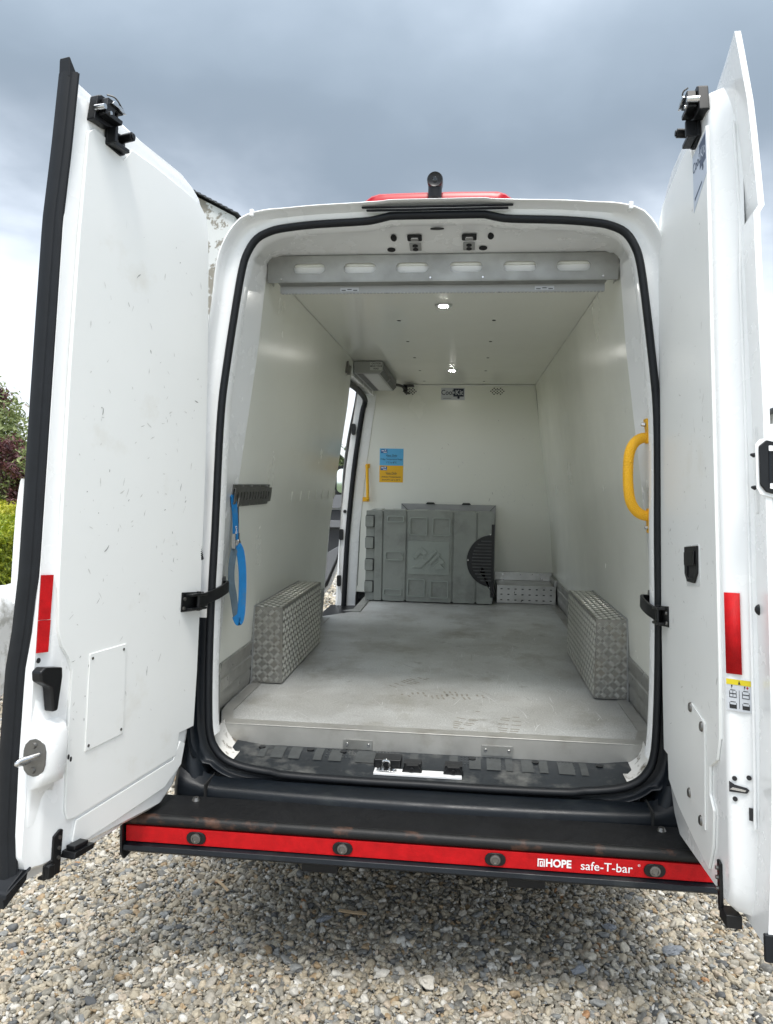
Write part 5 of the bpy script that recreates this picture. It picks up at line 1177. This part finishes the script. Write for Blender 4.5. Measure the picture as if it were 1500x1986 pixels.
        for x, z in ((.224, 1.066), (.352, 1.074), (.362, .843), (.229, .829)):
            b = MB(); b.cyl(D(x, -.0403, z), D(x, -.0418, z), .0042, 8); part('hatch_screw', b, DSTEEL)
        # bottom bracket and bump stop
        b = MB(); b.plate([(.127, .620), (.127, .560), (.100, .555), (.100, .522), (.158, .515), (.160, .628), (.148, .632)], -.028, -.036, P2); box(b, .102, .157, -.036, -.012, .516, .524); b.plate([(.100, .522), (.100, .555), (.122, .556), (.122, .520)], -.036, -.050, P2); part('foot_bracket', b, BLACK, .003)
        for z in (.612, .585, .560):
            b = MB(); b.cyl(D(.146, -.035, z), D(.146, -.040, z), .005, 8); part('bolt', b, DSTEEL)
        b = MB(); b.plate([(.160, .553), (.235, .556), (.240, .570), (.165, .570)], -.03, -.075, P2); box(b, .172, .225, -.036, -.065, .570, .582); part('door_stop', b, BLACK, .003)
        for x, z in ((.126, .828), (.135, .82)):
            b = MB(); b.plate(circ(x, z, .004, 8, .007), -.0655, -.0665, P2); part('chip', b, PBLK)
        # outer handle housing seen past the rubber edge
        b = MB(); rg = []
        for z, q in ((1.225, .0), (1.235, .006), (1.27, .010), (1.38, .011), (1.46, .010), (1.51, .006), (1.535, .002), (1.54, 0)):
            rg.append([D(.03, .036, z), D(.022, .046+q, z), D(.05, .052+q*1.15, z), D(.22, .054+q*1.15, z), D(.30, .05, z)])
        b.loft(rg); part('handle_housing', b, PAINT, sharp=60)
    else:
        # maker sticker (reads along the panel towards the free edge)
        b = coolkit(lambda x, z, k: D(.160-x*1.0, -.0377-k*.6, 2.378+z), .128, .098, None, False)
        b.plate([(-.064, -.049), (.064, -.049), (.064, -.062), (-.064, -.105)], 0, .0004, lambda x, z, k: D(.160-x, -.0377-k, 2.378+z), m=0)
        b.plate([(-.05, -.072), (.02, -.060), (.02, -.064), (-.05, -.079)], .0006, .001, lambda x, z, k: D(.160-x, -.0377-k, 2.378+z), m=1)
        part('maker_sticker', b, [PWB, PNAVY2])
        # inner handle recess
        b = MB(); b.plate(rrect(.255, 1.288, .400, 1.398, .012), -.0376, -.0386, P2); part('handle_surround', b, PAINT, .0004)
        ho = [(.262, 1.394), (.393, 1.396), (.395, 1.320), (.372, 1.300), (.298, 1.296), (.266, 1.322)]
        b = MB(); b.plate(ho, -.0386, -.044, P2, holes=[[(.285, 1.342), (.372, 1.342), (.372, 1.318), (.352, 1.310), (.310, 1.310), (.288, 1.322)]]); part('handle_bezel', b, BLACK, .002)
        b = MB(); b.plate([(.278, 1.380), (.380, 1.380), (.380, 1.344), (.278, 1.344)], -.044, -.049, P2); part('handle_lever', b, BLACK, .003)
        b = MB(); b.plate([(.285, 1.342), (.372, 1.342), (.372, 1.318), (.352, 1.310), (.310, 1.310), (.288, 1.322)], -.0386, -.0392, P2); part('handle_cup', b, PBLK)
        # free-edge face: e = (t, z): t 0..1 across the slanted face
        def E(t, z, k=0):
            a = Vector((.0888, -.0268)); c = Vector((.0688, .0022)); dd = c-a; nn = Vector((-dd.y, dd.x)).normalized()
            if nn.x > 0: nn = -nn
            p = a+dd*t+nn*k; return D(p.x, p.y, z)
        b = MB(); W_ = 1.62
        pl_ = lambda t0, z0, t1, z1, lv, m: b.plate([(t0*W_, z0), (t1*W_, z0), (t1*W_, z1), (t0*W_, z1)], lv, lv+.0004, lambda t, z, k: E(t, z, k), m=m)
        pl_(0, 1.006, 1, 1.078, .0016, 0); pl_(0, 1.0655, 1, 1.078, .0022, 1)
        b.plate([(.46*W_, 1.0672), (.56*W_, 1.0672), (.51*W_, 1.0765)], .0028, .0032, lambda t, z, k: E(t, z, k), m=2)
        for c_ in (.25, .75):
            pl_(c_-.06, 1.0565, c_-.045, 1.0645, .0022, 2); pl_(c_-.045, 1.0605, c_-.01, 1.0645, .0022, 2)
            for z0, z1 in ((1.036, 1.054), (1.011, 1.027)):
                pl_(c_-.14, z0, c_+.14, z0+.0016, .0022, 2); pl_(c_-.10, z1-.0016, c_+.10, z1, .0022, 2); pl_(c_-.14, z0, c_-.12, z1-.003, .0022, 2); pl_(c_+.12, z0, c_+.14, z1-.003, .0022, 2); pl_(c_-.12, (z0+z1)/2-.001, c_+.12, (z0+z1)/2+.001, .0022, 2)
            pl_(c_-.13, 1.0125, c_+.13, 1.019, .0022, 2)
        pl_(.25-.008, 1.038, .25+.008, 1.052, .0022, 2)
        pl_(.80, 1.058, .83, 1.0645, .0022, 3); pl_(.77, 1.0605, .86, 1.0625, .0022, 3); pl_(.49, 1.012, .505, 1.054, .0022, 2)
        part('warning_label', b, [PGREY, PYL2, PBLK, RED])
        for t, z, r_ in ((.35, .852, .0055), (1.25, .860, .0055), (.35, .806, .0055)):
            b = MB(); b.plate(circ(0, 0, r_, 12), .0005, .0025, lambda a, c, k: E(t+a/.035, z+c, k)); part('hole', b, PBLK)
        b = MB(); b.plate([(-.55, -.012), (-.55, .012), (-.2, .006), (.55, .004), (.70, .0), (.55, -.008)], .0005, .0025, lambda t, z, k: E(.55+t, .832+z, k)); part('lock_slot', b, PBLK)
        b = MB(); b.plate([(-.5, -.003), (.45, -.002), (.55, .002), (.3, .003), (-.3, .003)], .0026, .005, lambda t, z, k: E(.55+t, .829+z, k)); part('lock_tongue', b, CHROME)
        b = MB(); b.plate(rrect(-.22, -.014, .22, .014, .003), .0005, .0025, lambda t, z, k: D(.060+(0)-.015*(t+.3), .018+.010*(t+.0), .782+z) if 0 else E(1.42+t, .780+z, k+.001)); part('slot_hole', b, PBLK)
        b = MB(); b.loft([[D(.028-k, .034+r_*math.cos(a), 1.243+r_*math.sin(a)) for a in np.linspace(0, 2*math.pi, 19)[:-1]] for r_, k in ((.0135, 0), (.0135, .004), (.010, .008), (.005, .0095), (.001, .010))]); part('rubber_buffer', b, BLACK)
        # pressed ridge along the edge
        b = MB(); b.tube([D(.052, .020+interp(OR, z)*.5, z) for z in np.linspace(.75, 2.42, 14)], .0035, 8); part('pressed_ridge', b, PAINT)
        # outer handle and its bulge at the free edge
        b = MB(); rg = []
        for z, q in ((1.462, 0), (1.49, .012), (1.53, .018), (1.60, .018), (1.635, .012), (1.66, 0)):
            rg.append([D(.026, .031, z), D(.012, .029-q*.1, z), D(-.050-q, .070, z), D(-.052-q, .085, z), D(.02, .085, z)])
        b.loft(rg); part('handle_bulge', b, PAINT, sharp=60)
        b = MB(); b.plate([(.012, -.046), (.020, -.062), (.075, -.075), (.075, .072), (.022, .062), (.012, .050)], -.0345, -.0385, lambda n, z, x: D(x, n, 1.560+z)); part('handle_surround', b, PAINT, .004)
        b = MB(); b.plate([(.018, -.040), (.030, -.056), (.046, -.060), (.062, -.045), (.068, -.01), (.066, .035), (.052, .056), (.034, .060), (.018, .046)], -.0390, -.0445, lambda n, z, x: D(x, n, 1.560+z)); part('outer_handle', b, BLACK, .004, seg=3)
        b = MB(); b.plate([(.036, -.045), (.048, -.048), (.060, -.03), (.062, .03), (.048, .046), (.038, .046)], -.0446, -.047, lambda n, z, x: D(x, n, 1.560+z), holes=[[(.042, -.036), (.050, -.034), (.050, .034), (.042, .034)]]); part('handle_grip', b, BUMPER, .002)
        for z in (1.601, 1.517):
            b = MB(); b.plate(rrect(-.0045, -.006, .0045, .006, .0015), -.0450, -.0475, lambda n, c, x: D(x, .042+n, z+c)); part('handle_clip', b, PW)
        for z in (1.595, 1.52):
            b = MB(); b.cyl(D(.016, .026, z), D(.010, .018, z), .0055, 10, r1=.003); part('grommet', b, PBLK)
        # access hatch with rivets
        b = MB(); b.plate([(.366, .975), (.236, .945), (.258, .676), (.414, .716)], -.0378, -.0415, P2); part('access_hatch', b, LINER, .001)
        for x, z in ((.372, .962), (.262, .932), (.292, .690), (.405, .728)):
            b = MB(); b.cyl(D(x, -.041, z), D(x, -.0465, z), .014, 14, r1=.011); part('hatch_rivet', b, DSTEEL, .001)
        # bottom bracket, bump stop, edge rubber
        b = MB(); b.plate([(.170, .640), (.150, .636), (.150, .525), (.170, .520)], -.030, -.038, P2); box(b, .110, .168, -.036, .0, .505, .535); part('foot_bracket', b, BLACK, .003)
        for z in (.622, .600, .575):
            b = MB(); b.cyl(D(.160, -.037, z), D(.160, -.044, z), .005, 8); part('bolt', b, DSTEEL)
        b = MB(); box(b, -.038, -.026, .0, .026, .505, .562); part('edge_rubber', b, RUBBER, .003)
    return d
dl = build_door(-1); dr = build_door(1)
# check arms between doors and body
for side, dm in ((-1, dl), (1, dr)):
    M = door_matrix(side); p0 = M @ Vector((side*.705, yp(1.19)+.055, 1.19))
    end = Vector((side*.752, -.035, 1.215))
    mid1 = p0.lerp(end, .42)+Vector((-side*.026, 0, .004)); mid2 = p0.lerp(end, .80)+Vector((-side*.034, 0, .010))
    b = MB(); b.ribbon(smoothpath([p0, mid1, mid2, end], 8), .040, .010, (0, 0, 1)); ca = b.build('check_arm', BLACK, van, bevel=.003)
    b = MB(); b.box((end.x-.006, end.y-.02, end.z-.03), (end.x+.006, end.y+.02, end.z+.035)); b.build('arm_bracket', DSTEEL, ca, bevel=.002)
